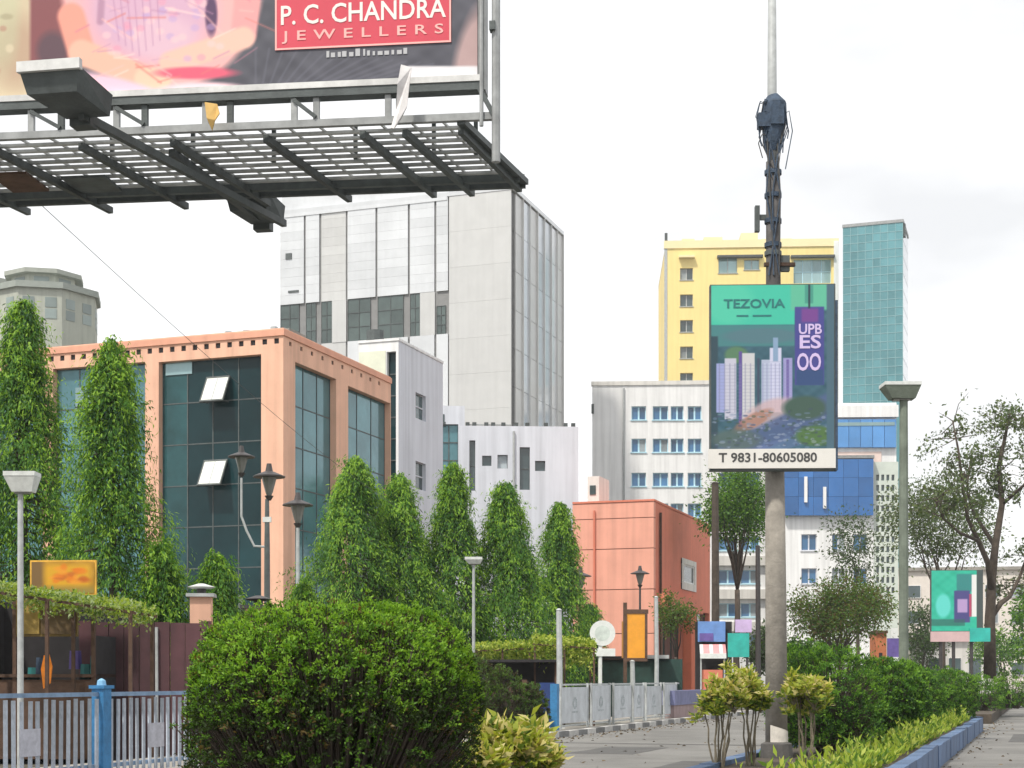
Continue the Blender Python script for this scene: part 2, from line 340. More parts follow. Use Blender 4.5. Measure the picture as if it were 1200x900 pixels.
for a0, a1 in zip(np.linspace(0, math.pi, 9), np.linspace(0, math.pi, 9)[1:]):
    pl = [(RC + q * math.cos(a), yend + q * math.sin(a)) for q, a in ((RR - 0.22, a0 + .006), (RR, a0 + .006), (RR, a1 - .006), (RR - 0.22, a1 - .006))]
    MB().prism(pl, 0.014, ZK + random.uniform(0, 0.05)).build('kerb_block', KBLUE, isl)
n_ = 1300; rg = np.random.default_rng(77); s2 = rg.uniform(14, 60, n_); side_ = rg.random(n_); r2 = np.where(side_ < .4, -12.2 + np.abs(rg.normal(0, .5, n_)), np.where(side_ < .75, RM0 - np.abs(rg.normal(0, .5, n_)), np.where(side_ < .9, RM1 + np.abs(rg.normal(0, .4, n_)), rg.uniform(-12, -5, n_))))
P = np.array([[*st(a, b)[:2], .018] for a, b in zip(s2, r2)]); d = rg.normal(0, 1, (n_, 3)); d[:, 2] = np.abs(d[:, 2]) * .15
struct(leaves('fallen_leaves', P, d, rg.uniform(.05, .13, n_), .05, [mat('dry_leaf', (.16, .11, .05), .9), mat('dead_leaf', (.08, .06, .035), .9)], rg.integers(0, 2, n_)), 'stuff', 'dry leaves blown along the kerbs')
TAR = mat('tar_patch', (0.085, 0.083, 0.08), .85, .25, 1.5, .4, 50)
for i, (sa, sb_, ra, rb) in enumerate(((31, 34.5, -9.6, -8.1), (44, 52, -7.4, -6.2), (26, 29, -6.6, -5.3), (36, 36.35, -12.2, -5.0), (40, 46, -.9, .2), (30, 33, .3, 1.6))):
    rg2 = random.Random(i); pl = []
    for t in range(16):
        a = 6.283 * t / 16; c_, q_ = math.cos(a), math.sin(a); e_ = 1 / max(abs(c_), abs(q_)) * rg2.uniform(.9, 1.0); pl.append(st((sa + sb_) / 2 + c_ * e_ * (sb_ - sa) / 2, (ra + rb) / 2 + q_ * e_ * (rb - ra) / 2)[:2])
    struct(MB().prism(pl[::-1], .0145, .0185).build('road_patch', TAR))
# the next median beyond the gap
isl2 = struct(MB().prism([st(56, RM0)[:2], st(56, RM1)[:2], st(140, RM1)[:2], st(140, RM0)[:2]], 0.014, 0.35).build('far_median', [SOIL]))

# ------------------------------------------------------------------ buildings
def arect(f, *rs):           # front rectangles given by photo edges -> local rectangles
    return [(f.fx(a), f.fx(b), f.fz((a + b) / 2, d), f.fz((a + b) / 2, c)) for a, b, c, d in rs]

# --- orange glass-fronted office on the left
f = Facade(332, 60); W0 = f.fx(-40); ZT = f.fz(332, 384)
LY = f.sy(458)
ob = thing('office_building', 'peach office block with dark teal glass front and small holes along its parapet', 'building', f.loc(), f.rz())
gA = [f.fx(186), f.fx(306), 1.0, f.fz(306, 415)]
gB = [f.fx(62), f.fx(170), 1.0, f.fz(170, 424)]
gC = [W0 + 0.4, f.fx(50), 1.0, f.fz(170, 424)]
sA = [f.sy(346), f.sy(394), 1.0, f.sz(346, 424)]
sB = [f.sy(408), LY - 0.05, 1.0, f.sz(408, 452)]
holes = []
zh = ZT - 0.60
nh = 26
for i in range(nh):
    u = f.fx(336) - 0.55 - i * 0.52
    if u > W0 + 0.3: holes.append((u, u + 0.21, zh, zh + 0.21))
sholes = [(0.5 + i * 0.95, 0.5 + i * 0.95 + 0.2, zh, zh + 0.17) for i in range(int((LY - 0.6) / 0.95))]
mb = MB(); wall(mb, 'x', W0, 0, 0, ZT, [gA, gB, gC] + holes, 0, 0.5); wall(mb, 'y', 0, LY, 0, ZT, [sA, sB] + sholes, 0, 0.5)
mb.build('wall', ORANGE, ob)
mb = MB().box(W0 + 0.4, -0.5, 0.5, LY, 0, ZT - 0.12); mb.build('inner_core', DARK, ob)
for h in holes: MB().box(h[0], h[1], .05, .08, h[2], h[3]).build('hole_shade_plate', DARK, ob)  # dark plates set in the holes stand in for the shade inside
for h in sholes: MB().box(-.08, -.05, h[0], h[1], h[2], h[3]).build('hole_shade_plate', DARK, ob)
MB().box(W0 + 0.3, -0.35, 0.35, LY, ZT - 0.10, ZT - 0.06).build('roof', PAVE, ob)
MB().box(W0, 0.06, -0.06, -0.003, ZT - 0.30, ZT - 0.06).box(0.003, 0.06, 0.0, LY, ZT - 0.30, ZT - 0.06).build('cornice', ORANGE2, ob)
for (a, b, e, t) in ((f.fx(225), f.fx(318), 0.3, 0.5),):
    MB().box(a, b, 1.5, 3.0, ZT - 0.06, ZT + 0.35).build('roof_tank_base', PAVE, ob)
    for k in range(7): MB().tube([(a + 0.4 + k * 0.42, 2.2, ZT + 0.34), (a + 0.4 + k * 0.42, 2.2, ZT + 0.5 + random.uniform(0, .15))], 0.16, 8).build('roof_tank', GREYPOST, ob)
def curtain(parent, axis, rect, nx, nz, gm, skip=(), d=0.3, mul=STEEL, light=None):
    a, b, e, t = rect; mb = MB()
    def B(m, u0, u1, d0, d1, z0, z1): return m.box(u0, u1, d0, d1, z0, z1) if axis == 'x' else m.box(-d1, -d0, u0, u1, z0, z1)
    for i in range(nx + 1): u = a + (b - a) * i / nx; B(mb, max(a, u - .022), min(b, u + .022), d - 0.02, d + 0.05, e, t)
    for j in range(nz + 1): z = e + (t - e) * j / nz; B(mb, a, b, d - 0.016, d + 0.045, max(e, z - .022), min(t, z + .022))
    o = mb.build('curtain_wall', mul, parent)
    for i in range(nx):
        for j in range(nz):
            if (i, j) in skip: continue
            m = MB(); g0 = 0.012
            B(m, a + (b - a) * i / nx + g0, a + (b - a) * (i + 1) / nx - g0, d, d + 0.03, e + (t - e) * j / nz + g0, e + (t - e) * (j + 1) / nz - g0)
            p = m.build('pane', light if light and i == 0 else gm, o)
            # very slight waviness between panes so that reflections break
            p.rotation_euler = (0, 0, 0)
    return o
cwA = curtain(ob, 'x', gA, 4, 8, DGLASS, light=mat('mid_teal_glass', (0.022, 0.075, 0.082), 0.05, 0.4, 0.5, spec=0.3, rand=0.3))
cwB = curtain(ob, 'x', gB, 4, 8, TGLASS)
curtain(ob, 'x', gC, 3, 8, TGLASS)
curtain(ob, 'y', sA, 3, 8, TGLASS)
curtain(ob, 'y', sB, 3, 8, TGLASS)
# two top-hung lights standing open and a pale spandrel piece
for (px, py) in ((253, 458), (250, 556)):
    x0, x1 = f.fx(px - 13), f.fx(px + 13); zt = f.fz(px, py - 17)
    o = MB().box(x0, x1, -0.04, 0, -1.15, 0).build('open_window', mat('open_sash_sky_glass', (0.75, 0.78, 0.72), 0.2, 0.05, spec=0.8), ob)  # near-white pane colour stands in for the sky reflected in it
    o.location = (0, 0.22, zt); o.rotation_euler = (R(-28), 0, 0)
    MB().box(x0 - 0.03, x1 + 0.03, -0.055, 0.015, -1.2, -1.13).build('sash_rail', STEEL, o); MB().box(x0 - 0.03, x1 + 0.03, -0.055, 0.015, -.05, .02).build('sash_rail', STEEL, o)
    for xx in (x0 - .03, x1 - .02): MB().box(xx, xx + .05, -0.055, 0.015, -1.129, -.051).build('sash_stile', STEEL, o)
    MB().box((x0 + x1) / 2 - .02, (x0 + x1) / 2 + .02, -0.052, -.041, -1.129, -.051).build('sash_bar', GREYPOST, o)
    for xx in (x0 + .02, x1 - .06): MB().bar((xx, .24, zt - 1.0), (xx, -.28, zt - 1.02), .03).build('stay', STEEL, ob)
bx('pale_spandrel', PALEGL, ob, f.fx(190), f.fx(221), 0.255, 0.29, f.fz(200, 438), f.fz(200, 421))
bx('spandrel_panel', PALEGL, cwB, f.fx(84), f.fx(118), 0.255, 0.285, f.fz(100, 480), f.fz(100, 452))

# --- slim dark stair slot and white block behind it
f = Facade(467, 76); L2 = f.sy(519); ZT = f.fz(467, 399)
wb = thing('white_office_block', 'white office block with narrow side windows behind the peach office', 'building', f.loc(), f.rz())
hf = arect(f, (453, 464, 412, 640)); hs = [(f.sy(a), f.sy(b), f.sz((a + b) / 2, d), f.sz((a + b) / 2, c)) for a, b, c, d in ((487, 499, 462, 492), (487, 499, 542, 574))]
mb = MB(); wall(mb, 'x', f.fx(420), 0, 0, ZT, hf, 0, 0.4); mb.build('front_wall', WHITE, wb)
mb = MB(); wall(mb, 'y', 0, L2, 0, ZT, hs, 0, 0.3); mb.box(f.fx(420), -0.45, L2 - 0.3, L2, 0, ZT); mb.build('side_wall', GREYW, wb)  # side wall coloured bluer and darker than the front, as painted shade
MB().box(f.fx(420), -0.35, 0.45, L2 - 0.31, ZT - 0.5, ZT - 0.3).build('roof', PAVE, wb)
bx('inner_core', DARK, wb, f.fx(420) + 0.1, -0.5, 0.6, L2 - 0.4, 0, ZT - 0.6)
for h in hf: window(wb, 'x', *h, DGLASS, STEEL, d=0.3, nz=9)
for h in hs: window(wb, 'y', *h, DGLASS2, GREYW, d=0.2, nz=2)
MB().box(f.fx(421), f.fx(452), -0.03, -0.003, f.fz(436, 440), f.fz(436, 412)).build('cream_panel', mat('cream_green_panel', (0.72, 0.74, 0.60), 0.8, 0.08), wb)
MB().box(f.fx(420), 0.05, -0.05, 0.3, ZT, ZT + 0.12).box(-0.3, 0.05, 0.3, L2, ZT, ZT + 0.12).build('coping', WHITE, wb)
MB().tube([(f.fx(430), 1, ZT), (f.fx(430), 1, ZT + 0.8)], 0.45, 10).build('roof_tank', STEEL, wb)
# --- glazed link and low white wing turned towards the street
f3 = Facade(678, 90, R(-3)); ZW = f3.fz(678, 500)
ww = thing('white_wing', 'low white wing with slit windows below the silver tower', 'building', f3.loc(), f3.rz())
hf = arect(f3, (550, 557, 516, 575), (565, 576, 534, 546), (583, 595, 533, 549), (609, 621, 524, 574), (627, 639, 540, 552), (515, 537, 497, 560))
mb = MB(); wall(mb, 'x', f3.fx(512), 0, 0, ZW, hf, 0, 0.35); mb.build('front_wall', GREYW, ww)
for h in hf[:5]: window(ww, 'x', *h, DGLASS2, STEEL, d=0.25, nz=2 if h[3] - h[2] > 1.5 else 1)
window(ww, 'x', *hf[5], TGLASS, STEEL, d=0.25, nx=2, nz=3)
MB().box(f3.fx(512), 0, 0.35, 8, ZW - 0.4, ZW - 0.3).box(-0.3, 0, 0.36, 8, 0, ZW - 0.41).build('roof', PAVE, ww)
bx('inner_core', DARK, ww, f3.fx(512) + 0.1, -0.4, 0.7, 7.9, 0, ZW - 0.5)
for px in (520, 548, 556, 570, 578, 590, 605, 618, 640, 663, 672):
    x = f3.fx(px); MB().box(x - 0.12, x + 0.12, 0.05, 0.3, ZW, ZW + 0.22).build('parapet_block', STEEL, ww)
MB().box(f3.fx(548), f3.fx(600), 0.35, 0.5, ZW + 0.1, ZW + 0.16).build('parapet_rail', GREYPOST, ww)
MB().tube([(f3.fx(602), -.1, 0), (f3.fx(602), -.1, ZW - .3)], .07, 6).build('drain_pipe', GREYPOST, ww)
bx('upper_block', GREYW, ww, f3.fx(512), f3.fx(545), 1.0, 6.0, ZW - 0.3, f3.fz(530, 472))
bx('slit_window', DGLASS2, ww, f3.fx(515), f3.fx(521), 0.96, 1.01, f3.fz(518, 470) - 2.3, f3.fz(518, 474) - 0.4)

# --- silver tower
f = Facade(600, 130); ZT = f.fz(600, 222); LT = f.sy(659); W0 = f.fx(327)
tw = thing('silver_tower', 'tall silver tower clad in pale vertical panels behind the peach office', 'tower', f.loc(), f.rz())
MB().box(W0 + 0.15, -0.15, 0.15, LT - 0.1, 0, ZT - 0.2).build('core', JOINT, tw)
cols = [327, 357, 375, 406, 441, 479, 510, 526, 600]
floors = np.linspace(f.fz(460, 396), ZT, 13)
wz0, wz1 = f.fz(460, 396), f.fz(460, 346)
for i, (a, b) in enumerate(zip(cols, cols[1:])):
    xa, xb = f.fx(a), f.fx(b); last = i == len(cols) - 2
    if last: levels = list(np.linspace(0, ZT, 15))
    else: levels = [0, 6, 12, 18, wz0, wz1] + [z for z in np.linspace(wz1, ZT, 11)][1:]
    for z0, z1 in zip(levels, levels[1:]):
        if not last and z0 == wz0:
            wd = {0: .8, 1: .75, 2: .45, 3: .82, 4: .85, 5: .42, 6: .8}[i]
            dz = f.fz(518, 358) if i == 6 else z1
            window(tw, 'x', xa + 0.1, xa + 0.1 + (xb - xa - 0.2) * wd, z0, dz, DGLASS3, STEEL, d=0.1, nx=2, nz=3, fw=0.06)
            if wd < 0.7: bx('cladding_panel', SILVER, tw, xa + 0.1 + (xb - xa - 0.2) * wd, xb - 0.04, 0, 0.14, z0, z1 - 0.02)
            continue
        m = SILVER if last or i in (2,) else SILVERL
        d = 0.0 if i != 2 else 0.05
        bx('cladding_panel', m, tw, xa + (0.11 if not last else 0.02), xb - 0.09, d, 0.14, z0 + 0.005, z1 - 0.005)
MB().box(W0 - 0.02, f.fx(524), -0.06, -0.003, ZT - 0.3, ZT).build('top_band', SILVERL, tw)
MB().box(W0 + .1, f.fx(524), 0.36, 4, ZT + .36, ZT + 1.9).build('plant_screen', SILVERL, tw)
# side of the tower: deep slot, then alternating glass and metal fins
sc = [600, 604, 612, 620, 629, 637, 645, 652, 659]
for i, (a, b) in enumerate(zip(sc, sc[1:])):
    ya, yb = f.sy(a), f.sy(b); lv = np.linspace(0, ZT - 0.1, 14)
    m = [SLOT, SILVER, BLUEGREY, SILVER, BLUEGREY, BLUEGREY, SILVERL, SILVER][i]
    for z0, z1 in zip(lv, lv[1:]):
        bx('side_panel', m, tw, -0.14, 0.0 if m is not SLOT else -0.1, ya + 0.04, yb - 0.04, z0 + 0.02, z1 - 0.02)
for a in sc[2:]:
    y = f.sy(a); bx('fin', SILVER, tw, -0.1, 0.16, y - 0.06, y + 0.035, 0, ZT)
MB().box(W0, 0.15, -0.05, LT, ZT + 0.003, ZT + 0.35).build('roof_edge', SILVERL, tw)
bx('vent', STEEL, tw, f.fx(335), f.fx(342), -0.08, 0.05, f.fz(338, 304), f.fz(338, 297))
bx('vent', STEEL, tw, f.fx(338), f.fx(350), -0.08, 0.05, f.fz(338, 343.5), f.fz(338, 341))

# --- old grey tower, far left
P0 = at(52, 795, 170); lt = thing('far_tower', 'grey beige tower top with octagonal crown at the left edge', 'tower', (P0.x, P0.y, 0), R(12))
def octa(r0, n=8, ph=0.3927): return [(r0 * math.cos(ph + 2 * math.pi * k / n), r0 * math.sin(ph + 2 * math.pi * k / n)) for k in range(n)]
k = 170 / F; zt = lambda y: H + (HY - y) * k
MB().prism(octa(6.0), 0, zt(352)).build('shaft', FARG, lt)
MB().prism(octa(6.4), zt(352), zt(345)).build('ledge', mat('grey_ledge', (0.30, 0.33, 0.30), 0.9, 0.1), lt)
MB().prism(octa(3.6), zt(345), zt(330)).build('crown_drum', FARG, lt)
MB().prism(octa(4.4), zt(330), zt(325)).build('crown_roof', mat('grey_crown', (0.34, 0.36, 0.32), 0.9, 0.1), lt)
for kk in range(8):
    a = 2 * math.pi * kk / 8
    for z0 in (zt(385), zt(372)):
        for q in (-1, 1):
            o = MB().box(5.48, 5.6, q * 1.15 - 0.6, q * 1.15 + 0.6, z0 - 0.1, z0 + 0.95).build('window', FARW, lt); o.rotation_euler = (0, 0, a)
    o = MB().box(3.25, 3.4, -0.8, 0.8, zt(343), zt(333)).build('crown_window', FARW, lt); o.rotation_euler = (0, 0, a)
P1 = at(-8, 795, 176); lt2 = thing('far_tower', 'second grey tower cut off by the left edge behind the octagonal one', 'tower', (P1.x, P1.y, 0), R(5))
MB().prism(octa(4.2), 0, zt(326)).build('shaft', FARG, lt2); MB().prism(octa(4.6), zt(326), zt(320)).build('crown_roof', MATS['grey_crown'], lt2)

# --- salmon building
f = Facade(766, 80); ZT = f.fz(766, 587); L = f.sy(832); W0 = f.fx(671)
sb = thing('salmon_building', 'windowless salmon pink building with jointed render beside the white office', 'building', f.loc(), f.rz())
bands = [0, f.fz(766, 742), f.fz(766, 690), f.fz(766, 642), f.fz(766, 606), ZT]
for z0, z1 in zip(bands, bands[1:]):
    bx('render_band', SALMON, sb, W0, 0, 0, 0.4, z0 + 0.02, z1 - 0.02)
hs = [(f.sy(798), f.sy(815), f.sz(806, 692), f.sz(806, 656)), (f.sy(776), f.sy(800), 0.2, f.sz(786, 724)), (f.sy(812), L - 0.3, 0.2, f.sz(815, 716))]
mb = MB(); wall(mb, 'y', 0.4, L, 0, f.fz(766, 587) , hs, 0, 0.4); mb.build('side_wall', mat('brick_red_salmon_shade', (0.70, 0.22, 0.14), 0.85, 0.1, 0.5, 0.2, 6, streak=0.1), sb)  # side gets a darker, redder salmon: its shade is put into the colour
bx('inner_core', DARK, sb, W0, -0.42, 0.42, L, 0, ZT - 0.5)
MB().box(W0, 0.04, -0.04, L, ZT, ZT + 0.1).build('coping', MATS['brick_red_salmon_shade'], sb)
y0, y1, z0, z1 = hs[0]
window(sb, 'y', y0 + 0.5, y1 - 0.4, z0 + 0.4, z1 - 0.3, DGLASS2, WHITE, d=0.05, fw=0.2)
mb = MB(); wall(mb, 'y', y0, y1, z0, z1, [(y0 + 0.5, y1 - 0.4, z0 + 0.4, z1 - 0.3)], 0.06, 0.2); mb.build('window_surround', WHITE2, sb)
bx('column', REDCOL, sb, 0.02, 0.5, f.sy(800), f.sy(806), 0, f.sz(803, 712))
bx('porch_beam', MATS['brick_red_salmon_shade'], sb, 0.003, 0.6, f.sy(770), f.sy(812), f.sz(790, 716), f.sz(790, 700))
window(sb, 'y', hs[1][0], hs[1][1], hs[1][2], hs[1][3], DGLASS2, BROWN, d=0.3, nx=3, nz=2)
window(sb, 'y', hs[2][0], hs[2][1], hs[2][2], hs[2][3], DGLASS2, BROWN, d=0.3, nx=2, nz=2)
MB().box(f.fx(676), f.fx(690), 2, 4, ZT + 0.1, ZT + 1.7).build('roof_hut', WHITE2, sb)
MB().tube([(f.fx(697), -.09, 0), (f.fx(697), -.09, ZT - .4)], .06, 6).build('drain_pipe', MATS['brick_red_salmon_shade'], sb)
MB().tube([(.1, f.sy(772), 0), (.1, f.sy(772), ZT - .5)], .07, 6).build('drain_pipe', BROWN, sb)
bx('hut_window', DGLASS2, sb, f.fx(679), f.fx(686), 1.95, 2.01, ZT + 0.7, ZT + 1.2)

# --- white office with cyan window reveals
f = Facade(925, 150, R(3)); W0 = f.fx(694); ZT = f.fz(694, 452)
wo = thing('white_office', 'white office with small blue windows in rows behind the salmon building', 'building', f.loc(), f.rz())
rs = []
for y in (484, 522, 562, 598, 637, 676, 715, 752):
    for a, b in ((740, 757), (765, 783), (786, 801), (806, 822), (842, 864), (868, 890)):
        rs.append((a, b, y - 8, y + 8))
hf = arect(f, *rs)
mb = MB(); wall(mb, 'x', W0, 0, 0, ZT, hf, 0, 0.5); mb.box(W0, W0 + 0.4, 0.51, 14, 0, ZT); mb.box(-0.4, 0, 0.51, 14, 0, ZT); mb.build('front_wall', WHITE, wo)
MB().box(W0, 0, 0.5, 14, ZT - 0.6, ZT - 0.5).build('roof', PAVE, wo)
bx('inner_core', DARK, wo, W0 + 0.5, -0.5, 0.9, 13.8, 0, ZT - 0.8)
bx('parapet', WHITE2, wo, W0 - 0.1, 0.1, -0.12, 0.45, ZT, ZT + 0.4)
NAVY_ = NAVY
for h in hf: window(wo, 'x', *h, NAVY, CYANF, d=0.3, nx=2, fw=0.16, sill=True)
MB().tube([(f.fx(731), -.12, 0), (f.fx(731), -.12, ZT - .3)], .1, 6).build('drain_pipe', GREYPOST, wo)
for y in (658, 697, 735): bx('floor_band', WHITE2, wo, f.fx(834), f.fx(900), -0.5, -0.003, f.fz(860, y + 5), f.fz(860, y - 6))
bx('wall_lamp', STEEL, wo, f.fx(693), f.fx(696), -0.3, -0.1, f.fz(694, 485), f.fz(694, 474))

# --- yellow slab block
f = Facade(982, 210, R(3)); W0 = f.fx(779); ZT = f.fz(880, 290)
yb = thing('yellow_block', 'tall yellow block with a column of small windows behind the white office', 'building', f.loc(), f.rz())
rs = [(797, 812, y - 7, y + 7) for y in (321, 352, 382, 413, 444, 475)] + [(842, 864, 300, 320), (872, 890, 304, 316), (930, 974, 304, 332), (930, 974, 348, 376)] + [(845, 864, y - 7, y + 7) for y in (352, 382, 413)]
hf = arect(f, *rs)
mb = MB(); wall(mb, 'x', W0, 0, 0, ZT, hf, 0, 0.6); mb.box(W0, W0 + 0.5, 0.61, 20, 0, ZT); mb.box(-0.5, 0, 0.61, 20, 0, ZT); mb.build('front_wall', YELLOW, yb)
bx('inner_core', DARK, yb, W0 + 0.6, -0.6, 1.0, 19.8, 0, ZT - 0.5)
bx('roof', PAVE, yb, W0, 0, 0.6, 20, ZT - 0.4, ZT - 0.2)
for h, r in zip(hf, rs):
    big = r[1] - r[0] > 30
    window(yb, 'x', *h, PALEGL if big or r[0] > 820 else DGLASS2, GREYPOST if not big else CYANF, d=0.4, nx=4 if big else 2, nz=2 if big else 1, fw=0.12, sill=not big)
for a, b in ((797, 812), (842, 892), (928, 976)): bx('eyebrow', YELLOWP if a < 840 else STEEL, yb, f.fx(a) - 0.2, f.fx(b) + 0.2, -0.7, -0.003, f.fz(a, 303) , f.fz(a, 300.5))
bx('parapet', YELLOWP, yb, W0 - 0.1, 0.1, -0.15, 0.4, ZT, f.fz(880, 281))
for a, b, t in ((800, 815, 275), (826, 848, 273), (870, 890, 268), (894, 930, 275), (940, 972, 279)): bx('roof_house', YELLOWP, yb, f.fx(a), f.fx(b), 2, 6, ZT, f.fz(a, t))
bx('white_strip', WHITE, yb, f.fx(977), 0.05, -0.3, -0.003, 0, f.fz(980, 283))
for px in (780, 781.5): MB().tube([(f.fx(px), 0.2, ZT), (f.fx(px), 0.2, ZT + 2.2)], 0.12, 5).build('mast', STEEL, yb)
bx('corner_strip', GREYPOST, yb, W0 - 0.06, W0 + 0.35, -0.05, -0.003, 0, ZT)

# --- teal glass tower
f = Facade(1058, 200); W0 = f.fx(988); ZT = f.fz(1020, 264); LT = 8.0
tt = thing('teal_tower', 'teal glass tower with a pale grid of mullions right of the yellow block', 'tower', f.loc(), f.rz())
NX, NZ = 8, 22; zlo = f.fz(1020, 480)
MB().box(W0, -0.1, 0.12, LT, 0, ZT - 0.2).build('core', TEALM, tt)
for i in range(NX):
    for j in range(NZ):
        bx('pane', TEALT, tt, W0 + (-W0) * i / NX + 0.02, W0 + (-W0) * (i + 1) / NX - 0.02, 0, 0.1, zlo + (ZT - zlo) * j / NZ + 0.02, zlo + (ZT - zlo) * (j + 1) / NZ - 0.02)
bx('lower_panel', TEALT, tt, W0, 0, 0, 0.1, 0, zlo)
for i in range(NX + 1): x = W0 * (1 - i / NX); bx('mullion', TEALM, tt, x - 0.03, x + 0.03, -0.05, 0.02, 0, ZT)
for j in range(NZ + 1): z = zlo + (ZT - zlo) * j / NZ; bx('transom', TEALM, tt, W0, 0, -0.035, 0.015, z - 0.035, z + 0.035)
for j in range(11): bx('side_pane', BLUEGREY, tt, -0.09, 0.0, 0.13, LT, zlo + (ZT - zlo) * j / 11 + 0.05, zlo + (ZT - zlo) * (j + 1) / 11 - 0.05)
bx('roof_edge', GALV, tt, W0 - 0.1, 0.1, -0.1, LT, ZT + 0.01, ZT + 0.4)
bx('roof_sign_box', STEEL, tt, -0.4, 0.3, 0.2, 1.0, ZT - 1.8, ZT - 0.1)

# --- blue banded office
f = Facade(1053, 140, R(3)); ZT = f.fz(1010, 470); W0 = f.fx(915)
bo = thing('blue_banded_office', 'white office with blue glass bands right of the pole billboard', 'building', f.loc(), f.rz())
hw = arect(f, (939, 957, 626, 645), (939, 957, 666, 684), (1000, 1016, 626, 645), (1000, 1016, 666, 684), (975, 990, 626, 645), (975, 990, 666, 684))
mb = MB(); wall(mb, 'x', W0, f.fx(1024), 0, f.fz(970, 540), hw, 0, 0.4); mb.build('lower_wall', WHITE, bo)
for h in hw: window(bo, 'x', *h, NAVY, GREYW, d=0.25, nx=2, fw=0.12, sill=True)
bx('upper_wall', WHITE, bo, f.fx(935), 0, 1.0, 1.4, f.fz(970, 545), ZT)
bx('inner_core', DARK, bo, W0 + 0.3, -0.3, 1.5, 12, 0, ZT - 0.3)
for i in range(6):
    a, b = 968 + (1052 - 968) * i / 6, 968 + (1052 - 968) * (i + 1) / 6
    bx('blue_band_panel', BLUEP, bo, f.fx(a) + 0.02, f.fx(b) - 0.02, 0.6, 0.98, f.fz(a, 523), f.fz(a, 490))
bx('pale_stripe', PALEGL, bo, f.fx(970), f.fx(1050), 0.56, 0.595, f.fz(970, 498), f.fz(970, 494))
bx('cornice', WHITE, bo, f.fx(935), 0.1, 0.5, 0.97, f.fz(970, 488), f.fz(970, 474))
bx('pink_band', mat('pale_pink_render', (0.78, 0.62, 0.56), 0.85), bo, f.fx(975), f.fx(1035), 0.9, 0.985, f.fz(970, 541), f.fz(970, 528))
for i in range(6):
    a, b = 917 + (1022 - 917) * i / 6, 917 + (1022 - 917) * (i + 1) / 6
    for j in range(3): bx('blue_pane', BLUEGL, bo, f.fx(a) + 0.01, f.fx(b) - 0.01, -0.7, -0.01, f.fz(a, 605 - 22 * j) + 0.01, f.fz(a, 605 - 22 * (j + 1)) - 0.01)
for px, a, b in ((941, 560, 590), (963, 572, 597)): bx('white_fin', WHITE, bo, f.fx(px), f.fx(px + 3.5), -0.95, -0.72, f.fz(px, b), f.fz(px, a))
bx('blue_box_roof', GALV, bo, f.fx(916), f.fx(1023), -0.75, 0.5, f.fz(970, 538.5), f.fz(970, 535))
hg = arect(f, *[(1027 + 6 * i, 1030.5 + 6 * i, 556 + 12 * j, 563 + 12 * j) for i in range(4) for j in range(12)])
mb = MB(); wall(mb, 'x', f.fx(1024), 0, 0, f.fz(1040, 541), hg, 0.1, 0.3); mb.build('end_wall', mat('pale_green_render', (0.58, 0.63, 0.57), 0.85, 0.08), bo)
for h in hg: bx('small_pane', DGLASS2, bo, h[0], h[1], 0.3, 0.36, h[2], h[3])

# --- low pale buildings down the road on the right
P = at(1120, 795, 150)
lb = thing('low_white_building', 'low white roadside building far down the road behind the small teal board', 'building', (P.x, P.y, 0), R(-8))
k = 150 / F
MB().box(-3.4, 3.4, 0, 8, 0, 5.4).build('wall', WHITE2, lb); MB().box(-3.7, 3.7, -0.5, 8.3, 5.4, 5.7).build('roof', mat('terracotta_sheet', (0.42, 0.20, 0.14), 0.8), lb)
for i in range(3): window(lb, 'x', -2.6 + i * 1.9, -1.4 + i * 1.9, 1.2, 3.6, DGLASS2, WHITE, c=-0.2, d=0.12)
P = at(1160, 795, 190)
lb2 = thing('far_block', 'pale cream block of flats hazy behind the bare branched tree', 'building', (P.x, P.y, 0), R(-10))
MB().box(-14, 9, 0, 9, 0, 15).build('wall', mat('cream_render', (0.72, 0.66, 0.60), 0.85, 0.08), lb2)
for j in range(4):
    for i in range(7): window(lb2, 'x', -13 + i * 3.1, -11.4 + i * 3.1, 2 + j * 3.2, 3.6 + j * 3.2, DGLASS2, WHITE, c=-0.25, d=0.15, fw=0.12)
MB().box(-14.3, 9.3, -0.4, 9.2, 15, 15.4).build('roof', PAVE, lb2)

